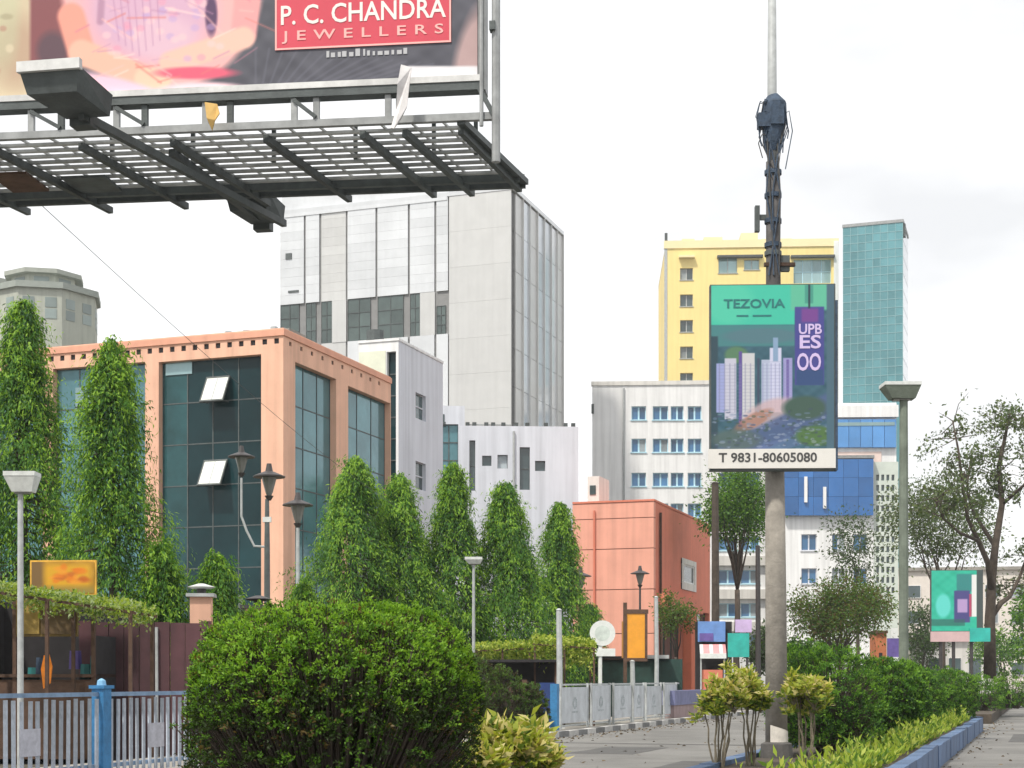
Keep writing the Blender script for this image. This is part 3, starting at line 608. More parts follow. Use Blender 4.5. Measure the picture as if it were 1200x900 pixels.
# ------------------------------------------------------------------ trees and plants
def tube_limbs(mb, p0, p1, r0, r1, wob=0.1, n=5, seg=6):
    p0, p1 = Vector(p0), Vector(p1); pts = []
    for i in range(n + 1):
        t = i / n; q = p0.lerp(p1, t)
        if 0 < i < n: q += Vector((random.uniform(-wob, wob), random.uniform(-wob, wob), random.uniform(-wob, wob)))
        pts.append(q)
    mb.tube(pts, [r0 + (r1 - r0) * i / n for i in range(n + 1)], seg); return pts
def ashoka(label, px, D, ytop, wpx, seed, ybase_clear=1.0, group='columnar trees', dens=1.0, name='columnar_tree'):
    rng = np.random.default_rng(seed); random.seed(seed)
    Ht = H + (HY - ytop) / F * D; Rm = wpx / 2 / F * D * rng.uniform(1.12, 1.32)
    P0 = at(px, HY, D); o = thing(name, label, 'tree', (P0.x, P0.y, 0), 0, group)
    mb = MB(); lean = Vector((random.uniform(-.3, .3), random.uniform(-.3, .3), 0))
    mb.tube([Vector((0, 0, 0)), Vector((0.03, 0, Ht * 0.4)) + lean * .5, Vector((0, 0, Ht * 0.95)) + lean], [0.14, 0.09, 0.015], 8)
    zlo = ybase_clear
    gaps = rng.uniform([0, .15], [6.28, .95], (9, 2)); ns = int(430 * Ht * Rm / 9 * 3.7 * dens); pexp = rng.uniform(1.05, 1.6); P = []; Dv = []; L = []; I = []
    lob = rng.uniform(0, 6.28, 4)
    for k in range(ns):
        t = rng.random() ** 0.85; z = zlo + (Ht - zlo) * t
        prof = (1 - t ** pexp) ** 0.86 * (0.70 + 0.30 * min(1, (t + 0.05) * 4)) * (1.04 + 0.11 * math.sin(9 * t + lob[2])) + .02
        a = rng.uniform(0, 2 * math.pi)
        rr = Rm * prof * (1 + 0.24 * math.sin(3 * a + lob[0] + 7 * t) + 0.2 * math.sin(17 * t + lob[1] + 2 * a)) * (0.35 + 0.65 * math.sqrt(rng.random())) * rng.uniform(0.78, 1.3)
        if any(((a - ga + 3.14) % 6.28 - 3.14) ** 2 / .12 + (t - gt) ** 2 / .0022 < 1 for ga, gt in gaps) and rr > .5 * Rm * prof: continue
        tip = np.array([lean.x * t + rr * math.cos(a), lean.y * t + rr * math.sin(a), z])
        if k % 9 == 0: mb.bar((lean.x * t, lean.y * t, min(z + 0.25, Ht * .95)), tuple(tip), 0.02)
        nl = rng.integers(13, 26); ln = rng.uniform(0.25, 0.95)
        out = np.array([math.cos(a), math.sin(a), 0])
        q = np.linspace(0, 1, nl)[:, None]
        side = rng.normal(0, .12, 3); pts = tip + out * q * 0.26 + side * q * 1.3 + np.array([0, 0, -1]) * q ** 1.4 * ln + rng.normal(0, 0.06, (nl, 3))
        d = np.array([0, 0, -0.85]) + out * 0.4 + rng.normal(0, 0.45, (nl, 3))
        P.append(pts); Dv.append(d); L.append(rng.uniform(0.08, 0.175, nl) * (D / 45) ** .4)
        young = rng.random() < 0.22 + 0.34 * (rr / (Rm * prof + .01) > 0.8) + 0.25 * (t > 0.85); old = rng.random() < 0.34  # brighter leaves outside and near the tip stand in for sunlit highlights
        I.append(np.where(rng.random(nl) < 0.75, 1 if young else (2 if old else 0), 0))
    mb.build('trunk', BARK, o)
    P = np.vstack(P); L = np.concatenate(L)
    hn = P.copy(); hn[:, 2] = 0; hn /= np.linalg.norm(hn, axis=1)[:, None] + 1e-6; hn[:, 2] = .9
    leaves('crown', P, np.vstack(Dv), L, L * 0.29, G_ASH, np.concatenate(I), o, hint=hn)
    return o
ashoka('tall columnar tree cut by the left edge with dense drooping leaves', 28, 35, 352, 118, 11, 1.5)
ashoka('tall pointed columnar tree in front of the peach office glass', 131, 33, 398, 122, 12, 1.2)
ashoka('small pointed tree just right of the tall columnar tree', 195, 32.5, 634, 36, 13, 1.6, dens=2.4)
ashoka('small pointed tree between the two lantern pillars', 264, 32.5, 648, 36, 14, 1.6, dens=2.4)
ashoka('leftmost broad columnar tree of the row before the white wing', 408, 50, 538, 100, 15)
ashoka('second columnar tree of the row before the white wing', 471, 51, 556, 92, 16)
ashoka('slim dark columnar tree in the middle of the row before the white wing', 530, 52, 543, 76, 17)
ashoka('bright columnar tree beside the flat-headed lamp before the white wing', 598, 53, 566, 92, 18)
ashoka('rightmost narrow columnar tree against the salmon building', 653, 60, 588, 58, 19)
ashoka('low young tree at the foot of the peach corner pillar', 345, 40, 680, 60, 20, 0.8, dens=1.6)
ashoka('small round-topped tree in front of the salmon building', 684, 66, 708, 34, 22, 0.8, dens=1.4)

def bush(name, label, base, rx, ry, z0, z1, n, lf, mats, seed, cat='bush', group=None, bare=0.0, clump=0.22, weights=(0.5, 0.3, 0.2), stems=14, pw=1.0, split=True, toplit=0.5, shell=2.4, dry=0.0, zcf=0.42, low=1.0, rough=1.0):
    """a domed shrub: stems below, twigs carrying clumps of small leaves on an uneven dome"""
    rng = np.random.default_rng(seed); random.seed(seed)
    o = thing(name, label, cat, base, 0, group)
    zc = z0 + (z1 - z0) * zcf; mb = MB()
    nc = max(30, int(n / 26)); Hn = []; P = []; Dv = []; I = []; L = []
    lob = rng.uniform(0, 6.28, 6)
    for k in range(nc):
        a = rng.uniform(0, 2 * math.pi); u = rng.uniform(-0.85 + bare, 1) ; 
        ph = math.asin(max(-1, min(1, u)))
        lump = 1 + rough * (0.04 * math.sin(3 * a + lob[0] + 2 * ph) + 0.045 * math.sin(5 * a + lob[1] - 4 * ph) + 0.05 * math.sin(9 * a + lob[2] + 7 * ph))
        if u < 0.0 and rng.random() > low: continue
        dep = 1 - 0.5 * rng.random() ** (shell if u > 0 else 1 + (shell - 1) * low)
        d = np.array([math.cos(a) * math.cos(ph), math.sin(a) * math.cos(ph), math.sin(ph)])
        se = (abs(math.cos(ph)) ** 4 + abs(math.sin(ph)) ** 4) ** (-1 / 4) if pw > 1 else 1.0
        hz = (z1 - zc) if u > 0 else (zc - z0) * 1.25
        c = np.array([rx * d[0], ry * d[1], hz * d[2]]) * lump * dep * (1 + (se - 1) * (pw - 1)) + [0, 0, zc]
        if c[2] < z0 + 0.03: continue
        nl = rng.integers(18, 34); shoot = rng.random() < .05 * rough
        if shoot and u > 0: c = c + d * .05 * (z1 - z0)
        cs = clump * rng.uniform(0.6, 1.2) * min(rx, z1 - z0)
        pts = c + rng.normal(0, 1, (nl, 3)) * np.array([cs, cs, cs * 0.7]) * 0.33
        if k % 2 == 0: mb.tube([(c[0] * 0.25, c[1] * 0.25, z0 + (c[2] - z0) * 0.25), (c[0] * 0.7, c[1] * 0.7, z0 + (c[2] - z0) * 0.65), tuple(c)], [0.010 * rx + 0.003, 0.007 * rx + .002, 0.003], 4, cap=False)
        dv = d * 0.6 + np.array([0, 0, 0.35]) + rng.normal(0, 0.7, (nl, 3))
        P.append(pts); Dv.append(dv); Hn.append(np.tile(d + [0, 0, .5], (nl, 1))); L.append(lf * rng.uniform(0.55, 1.35, nl))
        w0 = np.array(weights, float).copy()
        if dep > 0.85 and u > 0.1: w0[1] += toplit * rng.random()  # extra bright leaves up here: the sunlit top is put into leaf colour
        if dry and u < 0.35: w0[3] += .35 * dry * rng.random() * (0.35 - u); w0[2] += dry * (.5 + 2.2 * (.35 - u)); w0[1] *= .35  # more dark and dry brown leaves below, with the shade mixed into them
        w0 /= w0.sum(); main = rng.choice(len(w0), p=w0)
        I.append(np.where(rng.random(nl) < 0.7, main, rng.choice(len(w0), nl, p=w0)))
    for k in range(stems):
        a = rng.uniform(0, 6.28); q = rng.uniform(0.3, 0.75)
        tube_limbs(mb, (0.22 * rx * math.cos(a), 0.22 * ry * math.sin(a), 0), (q * rx * math.cos(a), q * ry * math.sin(a), z0 + (z1 - z0) * 0.55), 0.022 * rx + .006, 0.008 * rx + .002, 0.04 * rx, 4, 5)
    mb.build('stems', BARKL if bare else BARK, o)
    P = np.vstack(P); L = np.concatenate(L)
    leaves('foliage', P, np.vstack(Dv), L, L * 0.48, mats, np.concatenate(I), o, hint=np.vstack(Hn))
    return o
def at0(px, D, z=0.0): p = at(px, HY, D); return (p.x, p.y, z)
ZS = ZK - 0.06
bush('round_bush', 'big clipped round bush with bright green top in the foreground', at0(391, 8.75, ZS), 0.82, 0.82, 0.10, 1.64, 230000, 0.021, G_BUSH, 31, bare=0.0, clump=0.06, weights=(0.5, 0.16, 0.26, 0.05), stems=26, pw=1.75, toplit=1.2, shell=3.6, dry=1.2, zcf=0.56, low=0.6, rough=0.45)
HG = 'round bushes along the median'
for i, (px, D, wpx, yt, lb_) in enumerate([
    (972, 25, 122, 762, 'large round hedge bush right beside the big pole'), (935, 29, 70, 757, 'round bush half hidden behind the big pole'),
    (1040, 31, 92, 776, 'second round bush of the median behind the large one'), (1066, 37, 76, 783, 'third round bush of the median, level topped'),
    (1092, 41, 70, 785, 'fourth round bush of the median before the small teal board'), (1116, 46, 56, 788, 'last round bush at the far end of the median')]):
    hh = H + (HY - yt) / F * D - ZS
    bush('hedge_bush', lb_, at0(px, D, ZS), wpx / 2 / F * D, wpx / 2 / F * D, 0.12, hh, 34000 if i < 3 else 15000, 0.045 if i < 2 else 0.06, G_HEDGE, 40 + i, group=HG, clump=0.13, weights=(0.45, 0.22, 0.3), pw=1.7, shell=3)
for i, (px, D, wpx, yt, lb_) in enumerate([(1150, 60, 56, 792, 'low green shrub on the far median left of the trunk'), (1186, 64, 60, 786, 'low green shrub on the far median at the right edge')]):
    bush('median_shrub', lb_, at0(px, D, 0.35), wpx / 2 / F * D, 1.2, 0.02, H + (HY - yt) / F * D - 0.35, 6000, 0.08, G_HEDGE, 60 + i, group='shrubs on the far median', clump=0.2)
for i, (px, D, wpx, yt, lb_) in enumerate([(585, 41, 62, 782, 'dark shrub right behind the right flank of the round bush'), (622, 42, 40, 800, 'low dark shrub between the round bush and the blue fence post'), (552, 40, 60, 768, 'tall dark shrub half hidden by the round bush')]):
    bush('stall_shrub', lb_, at0(px, D, 0), wpx / 2 / F * D, .6, 0.05, H + (HY - yt) / F * D, 9000, 0.075, G_SHADE, 160 + i, group='dark shrubs before the stall', clump=0.2, weights=(.4, .1, .5))
# yellow-green croton-like plants on bare stems
def croton(label, px, D, yt, wpx, heads, seed):
    rng = np.random.default_rng(seed); random.seed(seed)
    o = thing('variegated_shrub', label, 'shrub', at0(px, D, ZS), 0, 'yellow-green shrubs on bare stems')
    Ht = H + (HY - yt) / F * D - ZS; Rw = wpx / 2 / F * D; mb = MB(); P = []; Dv = []; I = []
    for k in range(heads):
        a = 6.28 * k / heads + rng.uniform(-.4, .4); q = Rw * rng.uniform(0.15, 0.8)
        tip = np.array([q * math.cos(a), q * math.sin(a), Ht * rng.uniform(0.70, 0.9)])
        tube_limbs(mb, (0.06 * math.cos(a), 0.06 * math.sin(a), 0), tip, 0.016, 0.008, 0.03, 5, 5)
        for b in range(9):
            c = tip + rng.normal(0, 1, 3) * [Rw * .26, Rw * .26, Ht * 0.075]; tube_limbs(mb, tip - [0, 0, Ht * .12], c, 0.006, 0.004, 0.01, 2, 4)
            nl = 34; d = rng.normal(0, 1, (nl, 3)); d[:, 2] = np.abs(d[:, 2]) * 0.8; d /= np.linalg.norm(d, axis=1)[:, None]
            P.append(c + d * 0.02 + rng.normal(0, .03, (nl, 3))); Dv.append(d)
            top = (c[2] / Ht) > 0.78; I.append(rng.choice(3, nl, p=(0.5, 0.35, 0.15) if top else (0.45, 0.1, 0.45)))
    mb.build('stems', BARKL, o); P = np.vstack(P); L = rng.uniform(0.07, 0.13, len(P))
    leaves('foliage', P, np.vstack(Dv), L, L * 0.42, G_FLOW, np.concatenate(I), o)
croton('yellow-green shrub on bare stems, leftmost of those by the big pole', 843, 21.4, 797, 62, 9, 71)
croton('yellow-green shrub on bare stems touching the big pole from the left', 880, 21.8, 794, 44, 7, 72)
croton('yellow-green shrub on bare stems just right of the big pole', 946, 21.3, 790, 62, 8, 73)
croton('low yellow-green shrub at the right foot of the big round bush', 598, 11.6, 852, 74, 8, 74)
croton('short yellow-green tuft at the bottom edge right of the low shrub', 634, 12.6, 872, 40, 5, 75)
croton('short cream-tipped shrub below the right flank of the round bush', 560, 11.0, 884, 50, 5, 76)
# lime ground cover inside the right kerb
rng = np.random.default_rng(5); n = 9000
s_ = rng.uniform(12, 47.5, n); r_ = RM1 - 0.35 - np.abs(rng.normal(0, 0.28, n)); hgt = np.abs(rng.normal(0.12, 0.09, n)) * (0.8 + 0.5 * np.sin(s_ * 1.3))
P = np.array([[*st(a, b)[:2], ZS + c] for a, b, c in zip(s_, r_, hgt)]); d = rng.normal(0, .6, (n, 3)); d[:, 2] = np.abs(d[:, 2]) + 0.5
gc = leaves('ground_cover', P, d, rng.uniform(0.07, 0.16, n), 0.045, G_LIME, rng.choice(3, n, p=(.5, .2, .3))); struct(gc, 'stuff', 'lime green ground cover inside the blue median kerb')

def broad_tree(label, px, D, ytop, ybot, wpx, seed, mats, n, lf, clusters, trunk_r=0.18, lean=0.0, name='broadleaf_tree', bark=BARK, depth=1.0, group=None, limbs=None):
    rng = np.random.default_rng(seed); random.seed(seed)
    o = thing(name, label, 'tree', at0(px, D), 0, group)
    zt, zb, Rw = H + (HY - ytop) / F * D, H + (HY - ybot) / F * D, wpx / 2 / F * D
    mb = MB(); fork = Vector((lean * 0.5, 0, zb * 0.75)); tube_limbs(mb, (0, 0, 0), fork, trunk_r, trunk_r * 0.7, 0.05, 5, 9)
    P = []; Dv = []
    for k in range(clusters):
        if limbs: c = np.array(limbs[k % len(limbs)]) + rng.normal(0, 1, 3) * [Rw * .07, Rw * .07, (zt - zb) * .05]
        else:
            while True:
                q = rng.uniform(-1, 1, 3)
                if np.dot(q, q) < 1: break
            c = np.array([lean + q[0] * Rw * .88, q[1] * Rw * .88 * depth, (zt + zb) / 2 + q[2] * (zt - zb) / 2 * .88])
        mid = fork.lerp(Vector(c), 0.5) + Vector((rng.uniform(-.2, .2) * Rw, rng.uniform(-.2, .2) * Rw, 0.15 * (zt - zb)))
        if limbs or k % 4 == 0: mb.tube([fork, fork.lerp(mid, .5) + Vector(rng.normal(0, .06 * Rw, 3)), mid, Vector(c)], [trunk_r * .42, trunk_r * .28, trunk_r * 0.15, 0.012], 6)
        m = n // clusters; cs = 0.22 * min(Rw, (zt - zb) / 2) if not limbs else 0.15 * Rw
        g = rng.normal(0, 1, (m, 3)) * cs * rng.uniform(0.7, 1.3); P.append(c + g); Dv.append(g / (cs + .01) * 0.5 + rng.normal(0, .6, (m, 3)) + [0, 0, -0.2])
    mb.build('trunk', bark, o, smooth=True); P = np.vstack(P); Lf = lf * rng.uniform(.6, 1.3, len(P))
    leaves('crown', P, np.vstack(Dv), Lf, Lf * .5, mats, rng.choice(len(mats), len(P), p=(.5, .25, .25)), o)
    return o
def forked_tree():
    D = 62; rng = np.random.default_rng(81); random.seed(81)
    o = thing('sparse_tree', 'sparse dark-trunked tree with forked bare branches at the right edge', 'tree', at0(1160, D))
    def q(px, py, dy=0.0): return Vector(((px - 1160) / F * D, dy, H + (HY - py) / F * D))
    mb = MB(); base = Vector((0, 0, .3)); P = []; Dv = []
    paths = [  # main limbs as pixel paths with depth
        ([(1160, 795, 0), (1160, 730, 0), (1163, 680, .1), (1168, 640, .2), (1178, 590, .4), (1176, 545, .6), (1186, 505, .8), (1192, 480, .9)], .27, .04),
        ([(1162, 690, 0), (1156, 660, -.2), (1142, 635, -.5), (1128, 610, -.7), (1122, 575, -.8), (1118, 530, -.6), (1112, 495, -.5)], .15, .03),
        ([(1160, 725, 0), (1176, 706, .3), (1190, 698, .7), (1206, 675, 1.2), (1222, 640, 1.6)], .14, .05),
        ([(1168, 640, .2), (1150, 600, .9), (1143, 570, 1.2), (1150, 530, 1.4)], .10, .03),
        ([(1178, 590, .4), (1196, 570, -.4), (1208, 548, -1.0), (1214, 520, -1.2)], .08, .025),
        ([(1142, 635, -.5), (1115, 628, -1.2), (1092, 612, -1.6), (1080, 590, -1.8)], .08, .025)]
    ends = []
    for pts, r0, r1 in paths:
        v = [q(*p) for p in pts]; n = len(v); mb.tube(v, [r0 + (r1 - r0) * (i / (n - 1)) ** .8 for i in range(n)], 8)
        ends += [(v[i], v[i + 1]) for i in range(max(1, n // 2), n - 1)]
    for k in range(150):
        a, b = ends[rng.integers(len(ends))]; st_ = a.lerp(b, rng.random()); d = Vector((rng.normal(0, 1), rng.normal(0, 1), rng.normal(.35, .6))).normalized(); L_ = rng.uniform(.5, 1.5)
        m = st_ + d * L_ * .5 + Vector(rng.normal(0, .12, 3)); e = st_ + d * L_ + Vector((0, 0, -.1))
        mb.tube([st_, m, e], [.022, .014, .006], 4, cap=False)
        nl = rng.integers(18, 65) if rng.random() < .8 else 8
        t = rng.random((nl, 1)) ** .6; c = np.array(m) + (np.array(e) - np.array(m)) * t + rng.normal(0, .17, (nl, 3)); P.append(c); Dv.append(rng.normal(0, .8, (nl, 3)) + [0, 0, -.3])
    mb.build('trunk', BARK, o, smooth=True); P = np.vstack(P); Lf = .17 * rng.uniform(.6, 1.3, len(P))
    leaves('crown', P, np.vstack(Dv), Lf, Lf * .5, G_SPARSE, rng.choice(3, len(P), p=(.4, .3, .3)), o)
forked_tree()
broad_tree('leafy dark green tree behind the tall median lamp', 1104, 78, 565, 668, 150, 82, G_SPARSE, 9000, 0.17, 52, 0.16)
broad_tree('spreading olive tree with a low crown right of the big pole', 985, 84, 684, 750, 138, 83, G_OLIVE, 15000, 0.17, 60, 0.2)
broad_tree('tall green tree with bare trunk under the pole billboard', 864, 84, 540, 645, 84, 84, G_HEDGE, 14000, 0.17, 60, 0.2)
broad_tree('thin sparse tree in front of the blue banded office', 1005, 100, 590, 700, 70, 85, G_DARK, 2600, 0.2, 24, 0.16)
broad_tree('brownish small tree before the salmon porch', 792, 72, 690, 748, 46, 86, G_OLIVE, 2600, 0.14, 22, 0.1)
for i, (px, D, yt, wpx, lb_) in enumerate([(1175, 130, 735, 80, 'far hazy green tree at the right edge of the road'), (1080, 120, 700, 60, 'far tree left of the small teal board'), (960, 110, 745, 90, 'far low tree behind the median bushes'), (905, 95, 735, 60, 'far low tree behind the big pole foot'), (1215, 90, 690, 70, 'far tree cut by the right edge')]):
    broad_tree(lb_, px, D, yt, 785, wpx, 90 + i, G_DARK if i % 2 else G_HEDGE, 3600, 0.24, 26, 0.15, group='far roadside trees')

# ------------------------------------------------------------------ fence along the pavement
RF = -12.95
fe = thing('slat_fence', 'pale vertical slat fence with blue posts along the pavement', 'fence', st(0, 0), -TH)
ZF = 1.40; s0, s1 = 15.5, 40.6
posts = [0.0]
sp = at(120, HY, 0); 
def s_at(px, r):             # street distance where the line r crosses column px
    q = (px - CX) / F; return r * (CS + q * SN) / (q * CS - SN)
sP = s_at(119, RF)
plist = [sP + 3.1 * i for i in range(-2, 7)]
plist = [p for p in plist if p < s_at(520, RF)]
for p in plist:
    o = MB().box(-0.10, 0.10, -0.10, 0.10, 0.15, ZF + 0.05).box(-0.13, 0.13, -0.13, 0.13, ZF + 0.052, ZF + 0.10).build('post', POSTB, fe); o.location = (RF, p, 0)
    c = MB().tube([(0, 0, ZF + 0.10), (0, 0, ZF + 0.17), (0, 0, ZF + 0.2)], [0.07, 0.06, 0.01], 8).build('post_cap', mat('pale_blue_cap', (0.2, 0.42, 0.62), 0.6), o)
slm = None
o = MB().box(-0.10, 0.10, -0.10, 0.10, 0.15, ZF + 0.05).build('post', POSTB, fe); o.location = (RF, s_at(650, RF), 0)
for a, b in zip(plist, plist[1:]):
    MB().box(RF - 0.025, RF + 0.025, a + 0.1, b - 0.1, ZF - 0.06, ZF).box(RF - 0.025, RF + 0.025, a + 0.1, b - 0.1, 0.30, 0.36).build('rail', RAIL, fe)
    n = int((b - a - 0.2) / 0.165)
    for i in range(n):
        y = a + 0.1 + (b - a - 0.2) * (i + 0.5) / n
        if slm is None:
            o = MB().box(-0.012, 0.012, -0.032, 0.032, 0.20, ZF - 0.10).build('slat', SLAT, fe); slm = o.data
        else: o = link('slat', slm, fe)
        o.location = (RF + 0.04, y, random.uniform(-0.02, 0.02)); o.rotation_euler = (random.uniform(-.012, .012), 0, random.uniform(-.1, .1))
    mid = (a + b) / 2 - 0.2
    MB().box(RF + 0.056, RF + 0.07, mid - 0.22, mid + 0.22, ZF - 0.85, ZF - 0.48).build('plate', PLATE, fe)
# panelled part of the fence further on
sA_, sB_ = s_at(655, RF), s_at(797, RF)
pf = thing('panel_fence', 'row of pale grey board panels fencing the pavement before the salmon building', 'fence', st(0, 0), -TH)
edges = [657, 688, 693, 714, 719, 739, 742, 754, 757, 774, 778, 792]
for i in range(6):
    a, b = s_at(edges[2 * i], RF), s_at(edges[2 * i + 1], RF)
    p = MB().box(RF - 0.02, RF + 0.02, a, b, 0.32 + random.uniform(-.03, .03), 1.36 + random.uniform(-.03, .03)).build('board_panel', PANELG, pf)
    m = (a + b) / 2
    mb = MB()
    for q in range(10):
        a_ = 6.283 * q / 10; y, z = m + .16 * math.cos(a_), .88 + .13 * math.sin(a_); mb.box(RF + .022, RF + .025, y - .06, y + .06, z - .045, z + .045)
    mb.box(RF + .0255, RF + .028, m - .3, m + .3, .60, .65)
    mb.build('faded_emblem', EMBL, p)['kind'] = 'stuff'
    MB().box(RF - 0.03, RF + 0.035, a - 0.06, a - 0.003, 0.15, 1.46).build('panel_post', GREYPOST, pf)
    MB().box(RF - 0.03, RF + 0.035, b + 0.003, b + 0.06, 0.15, 1.46).build('panel_post', GREYPOST, pf)
for z in (0.24, 1.42): MB().box(RF - 0.06, RF - 0.032, sA_, sB_, z - 0.025, z + 0.025).build('rail', GREYPOST, pf)
# low barrier after the fence
P = st(s_at(805, -13.0), -13.0)
lw = thing('low_barrier', 'low blue and pinkish roadside barrier at the end of the panel fence', 'barrier', P, -TH)
MB().box(-0.2, 0.2, -3.0, 3.0, 0.15, 0.62).build('base', PINK if False else mat('dusty_pink_concrete', (0.30, 0.22, 0.22), 0.9, 0.2, 2), lw)
MB().box(-0.25, 0.25, -3.1, 3.1, 0.62, 1.15).build('upper_board', mat('dull_blue_board', (0.16, 0.17, 0.30), 0.7, 0.3, 2), lw)

# ------------------------------------------------------------------ stalls behind the fence
P = st(s_at(60, -17.2), -17.2)
f = Facade(248, 29.5, R(4)); zf = lambda px, py: f.fz(px, py)
mw = thing('maroon_sheet_wall', 'maroon boundary wall of upright metal sheets behind the slat fence', 'wall', f.loc(), f.rz())
x = f.fx(92)
while x < -0.05:
    x2 = min(0, x + 0.30); dz = random.uniform(-.03, .03)
    MB().box(x, x2 - 0.015, random.uniform(0, .03), 0.06, 0, zf(170, 729) + dz).build('sheet', MAROON, mw); x = x2
MB().box(f.fx(92), 0.02, 0.07, 0.12, zf(170, 740), zf(170, 736)).build('rail', BROWN, mw)
MB().bar((f.fx(185), -0.03, 0), (f.fx(184), -0.03, zf(180, 735)), 0.05).build('upright', GREYPOST, mw)
f = Facade(112, 28.5, R(4)); X0 = f.fx(-40)
ks = thing('roadside_kiosk', 'dark roadside kiosk with ochre fascia and yellow sign behind the slat fence', 'kiosk', f.loc(), f.rz())
MB().box(X0, 0, 1.6, 1.7, 0, f.fz(50, 700)).box(X0, X0 + .08, 0, 1.6, 0, f.fz(50, 700)).box(-0.08, 0, 0, 1.6, 0, f.fz(50, 745)).build('back_wall', DARK, ks)
MB().box(f.fx(20), f.fx(92), -0.06, 0, f.fz(50, 746), f.fz(50, 700)).build('fascia', KIOSKY, ks)
for a, b in ((22, 48), (50, 90)): bx('fascia_panel', mat('ochre_panel_%d' % a, (0.36, 0.24, 0.06) if a < 30 else (0.12, 0.075, 0.03), 0.7, 0.3, 3), ks, f.fx(a), f.fx(b), -0.09, -0.063, f.fz(50, 743), f.fz(50, 703))
MB().box(X0, 0, -0.1, 1.5, f.fz(50, 790) - 0.06, f.fz(50, 790)).box(X0, 0, -0.05, 0.0, 0.1, f.fz(50, 792) - .07).build('counter', BROWN, ks)
for px in (18, 110): MB().bar((f.fx(px), -0.02, 0), (f.fx(px), -0.02, f.fz(50, 700)), 0.07).build('post', BROWN, ks)
MB().box(f.fx(28), f.fx(106), 0.3, 0.36, f.fz(60, 696), f.fz(60, 655)).build('sign_board', SIGNY, ks)
KSIGN = (f.fx(30), f.fx(104), f.fz(60, 694), f.fz(60, 657))
rng = np.random.default_rng(3)
for a, c in ((35, 770), (75, 762), (88, 778), (100, 768), (25, 782)):
    MB().tube([(f.fx(a), 0.6, f.fz(60, c + 22)), (f.fx(a), 0.6, f.fz(60, c))], [0.13, 0.11], 8).build('hanging_goods', random.choice([PURPLE, BROWN, PDTEAL, BLUED]), ks)
# leafy creeper canopy over the kiosk
def canopy(label, px0, px1, y0, y1, th, D, depth, seed, n, mats, lf=0.09, name='creeper_canopy'):
    rng = np.random.default_rng(seed); p0, p1 = at(px0, y0, D), at(px1, y1, D)
    o = thing(name, label, 'creeper', ((p0.x + p1.x) / 2, D, 0)); cx = (p0.x + p1.x) / 2
    mb = MB()
    for k in range(4):
        yy = depth * (k / 3 - .5); mb.bar((p0.x - cx, yy, p0.z - .1), (p1.x - cx, yy, p1.z - .1), 0.05)
    for q in (0.03, 0.5, 0.97):
        for yy in (-depth / 2, depth / 2): mb.bar((p0.x - cx + (p1.x - p0.x) * q, yy, 0), (p0.x - cx + (p1.x - p0.x) * q, yy, p0.z - .1 + (p1.z - p0.z) * q), 0.06)
    mb.build('trellis', BROWN, o)
    t = rng.random(n); yy = rng.uniform(-depth / 2 - .1, depth / 2 + .1, n); k = th / F * D
    z = p0.z + (p1.z - p0.z) * t + np.abs(np.sin(t * 9 + yy * 2)) * k * .35 - np.abs(rng.normal(0, k * .45, n))
    P = np.stack([p0.x - cx + (p1.x - p0.x) * t, yy, z], 1); d = rng.normal(0, .5, (n, 3)); d[:, 2] -= 0.2; d[:, 1] -= .4
    leaves('foliage', P, d, lf * rng.uniform(.6, 1.3, n), lf * .5, mats, rng.choice(3, n, p=(.45, .35, .2)), o)
canopy('pale green creeper canopy sloping down over the kiosk roof', -30, 172, 684, 714, 22, 27.5, 1.6, 101, 5200, [G_LIME[0], leafmat('pale_creeper_leaf', (0.34, 0.42, 0.22)), G_LIME[2]])
canopy('flat lime creeper roof left of the grey signpost', 556, 622, 760, 757, 20, 49, 2.2, 102, 3600, G_LIME, 0.13)
canopy('mounded lime creeper roof behind the grey signpost', 624, 696, 752, 757, 26, 48, 2.2, 103, 4600, G_LIME, 0.13)
cl = MB()
p = at(55, 768, 27.6)
pts = [(-.05, 0, 0), (.04, 0, .02), (.09, .02, -.2), (.07, -.02, -.5), (-.07, .03, -.6), (-.10, -.01, -.25)]
cl.v = [(x, y - .02, z) for x, y, z in pts] + [(x, y + .02, z) for x, y, z in pts]; cl.f = [(0, 1, 2, 5), (5, 2, 3, 4), (6, 11, 8, 7), (11, 10, 9, 8), (0, 6, 7, 1), (1, 7, 8, 2), (2, 8, 9, 3), (3, 9, 10, 4), (4, 10, 11, 5), (5, 11, 6, 0)]; cl.m = [0] * 10
o = tag(cl.build('hanging_cloth', CLOTHO), 'bright orange cloth hanging in the dark kiosk', 'cloth'); o.location = p
# dark stall behind the creeper roofs
f = Facade(652, 46, R(6))
ds = thing('dark_stall', 'dark timber stall under the lime creeper roofs', 'stall', f.loc(), f.rz())
MB().box(f.fx(560), 0, 1.4, 1.5, 0, f.fz(610, 776)).build('back_wall', DARK, ds)
x = f.fx(560); i = 0
while x < -1.0:
    MB().box(x, x + 0.16, 0, 0.05, 0, f.fz(610, 805) + random.uniform(-.2, .25)).build('plank', BROWN, ds); x += 0.19
bx('blue_locker', mat('deep_blue_paint', (0.015, 0.04, 0.16), 0.6, 0.3, 3), ds, f.fx(632), f.fx(651), -0.05, 0.9, 0, f.fz(640, 800))
MB().box(f.fx(557), 0.1, -0.3, 1.6, f.fz(610, 776), f.fz(610, 773)).build('roof', DARK, ds)
MB().bar((0, 0, 0), (0, 0, f.fz(650, 776)), 0.1).bar((f.fx(560), 0, 0), (f.fx(560), 0, f.fz(600, 776)), 0.1).build('post', BROWN, ds)
f = Facade(800, 62, R(6))
ds2 = thing('green_stall', 'dark green stall with a grey awning behind the panel fence', 'stall', f.loc(), f.rz())
GST = mat('dark_green_paint', (0.015, 0.05, 0.04), 0.7, 0.4, 3)
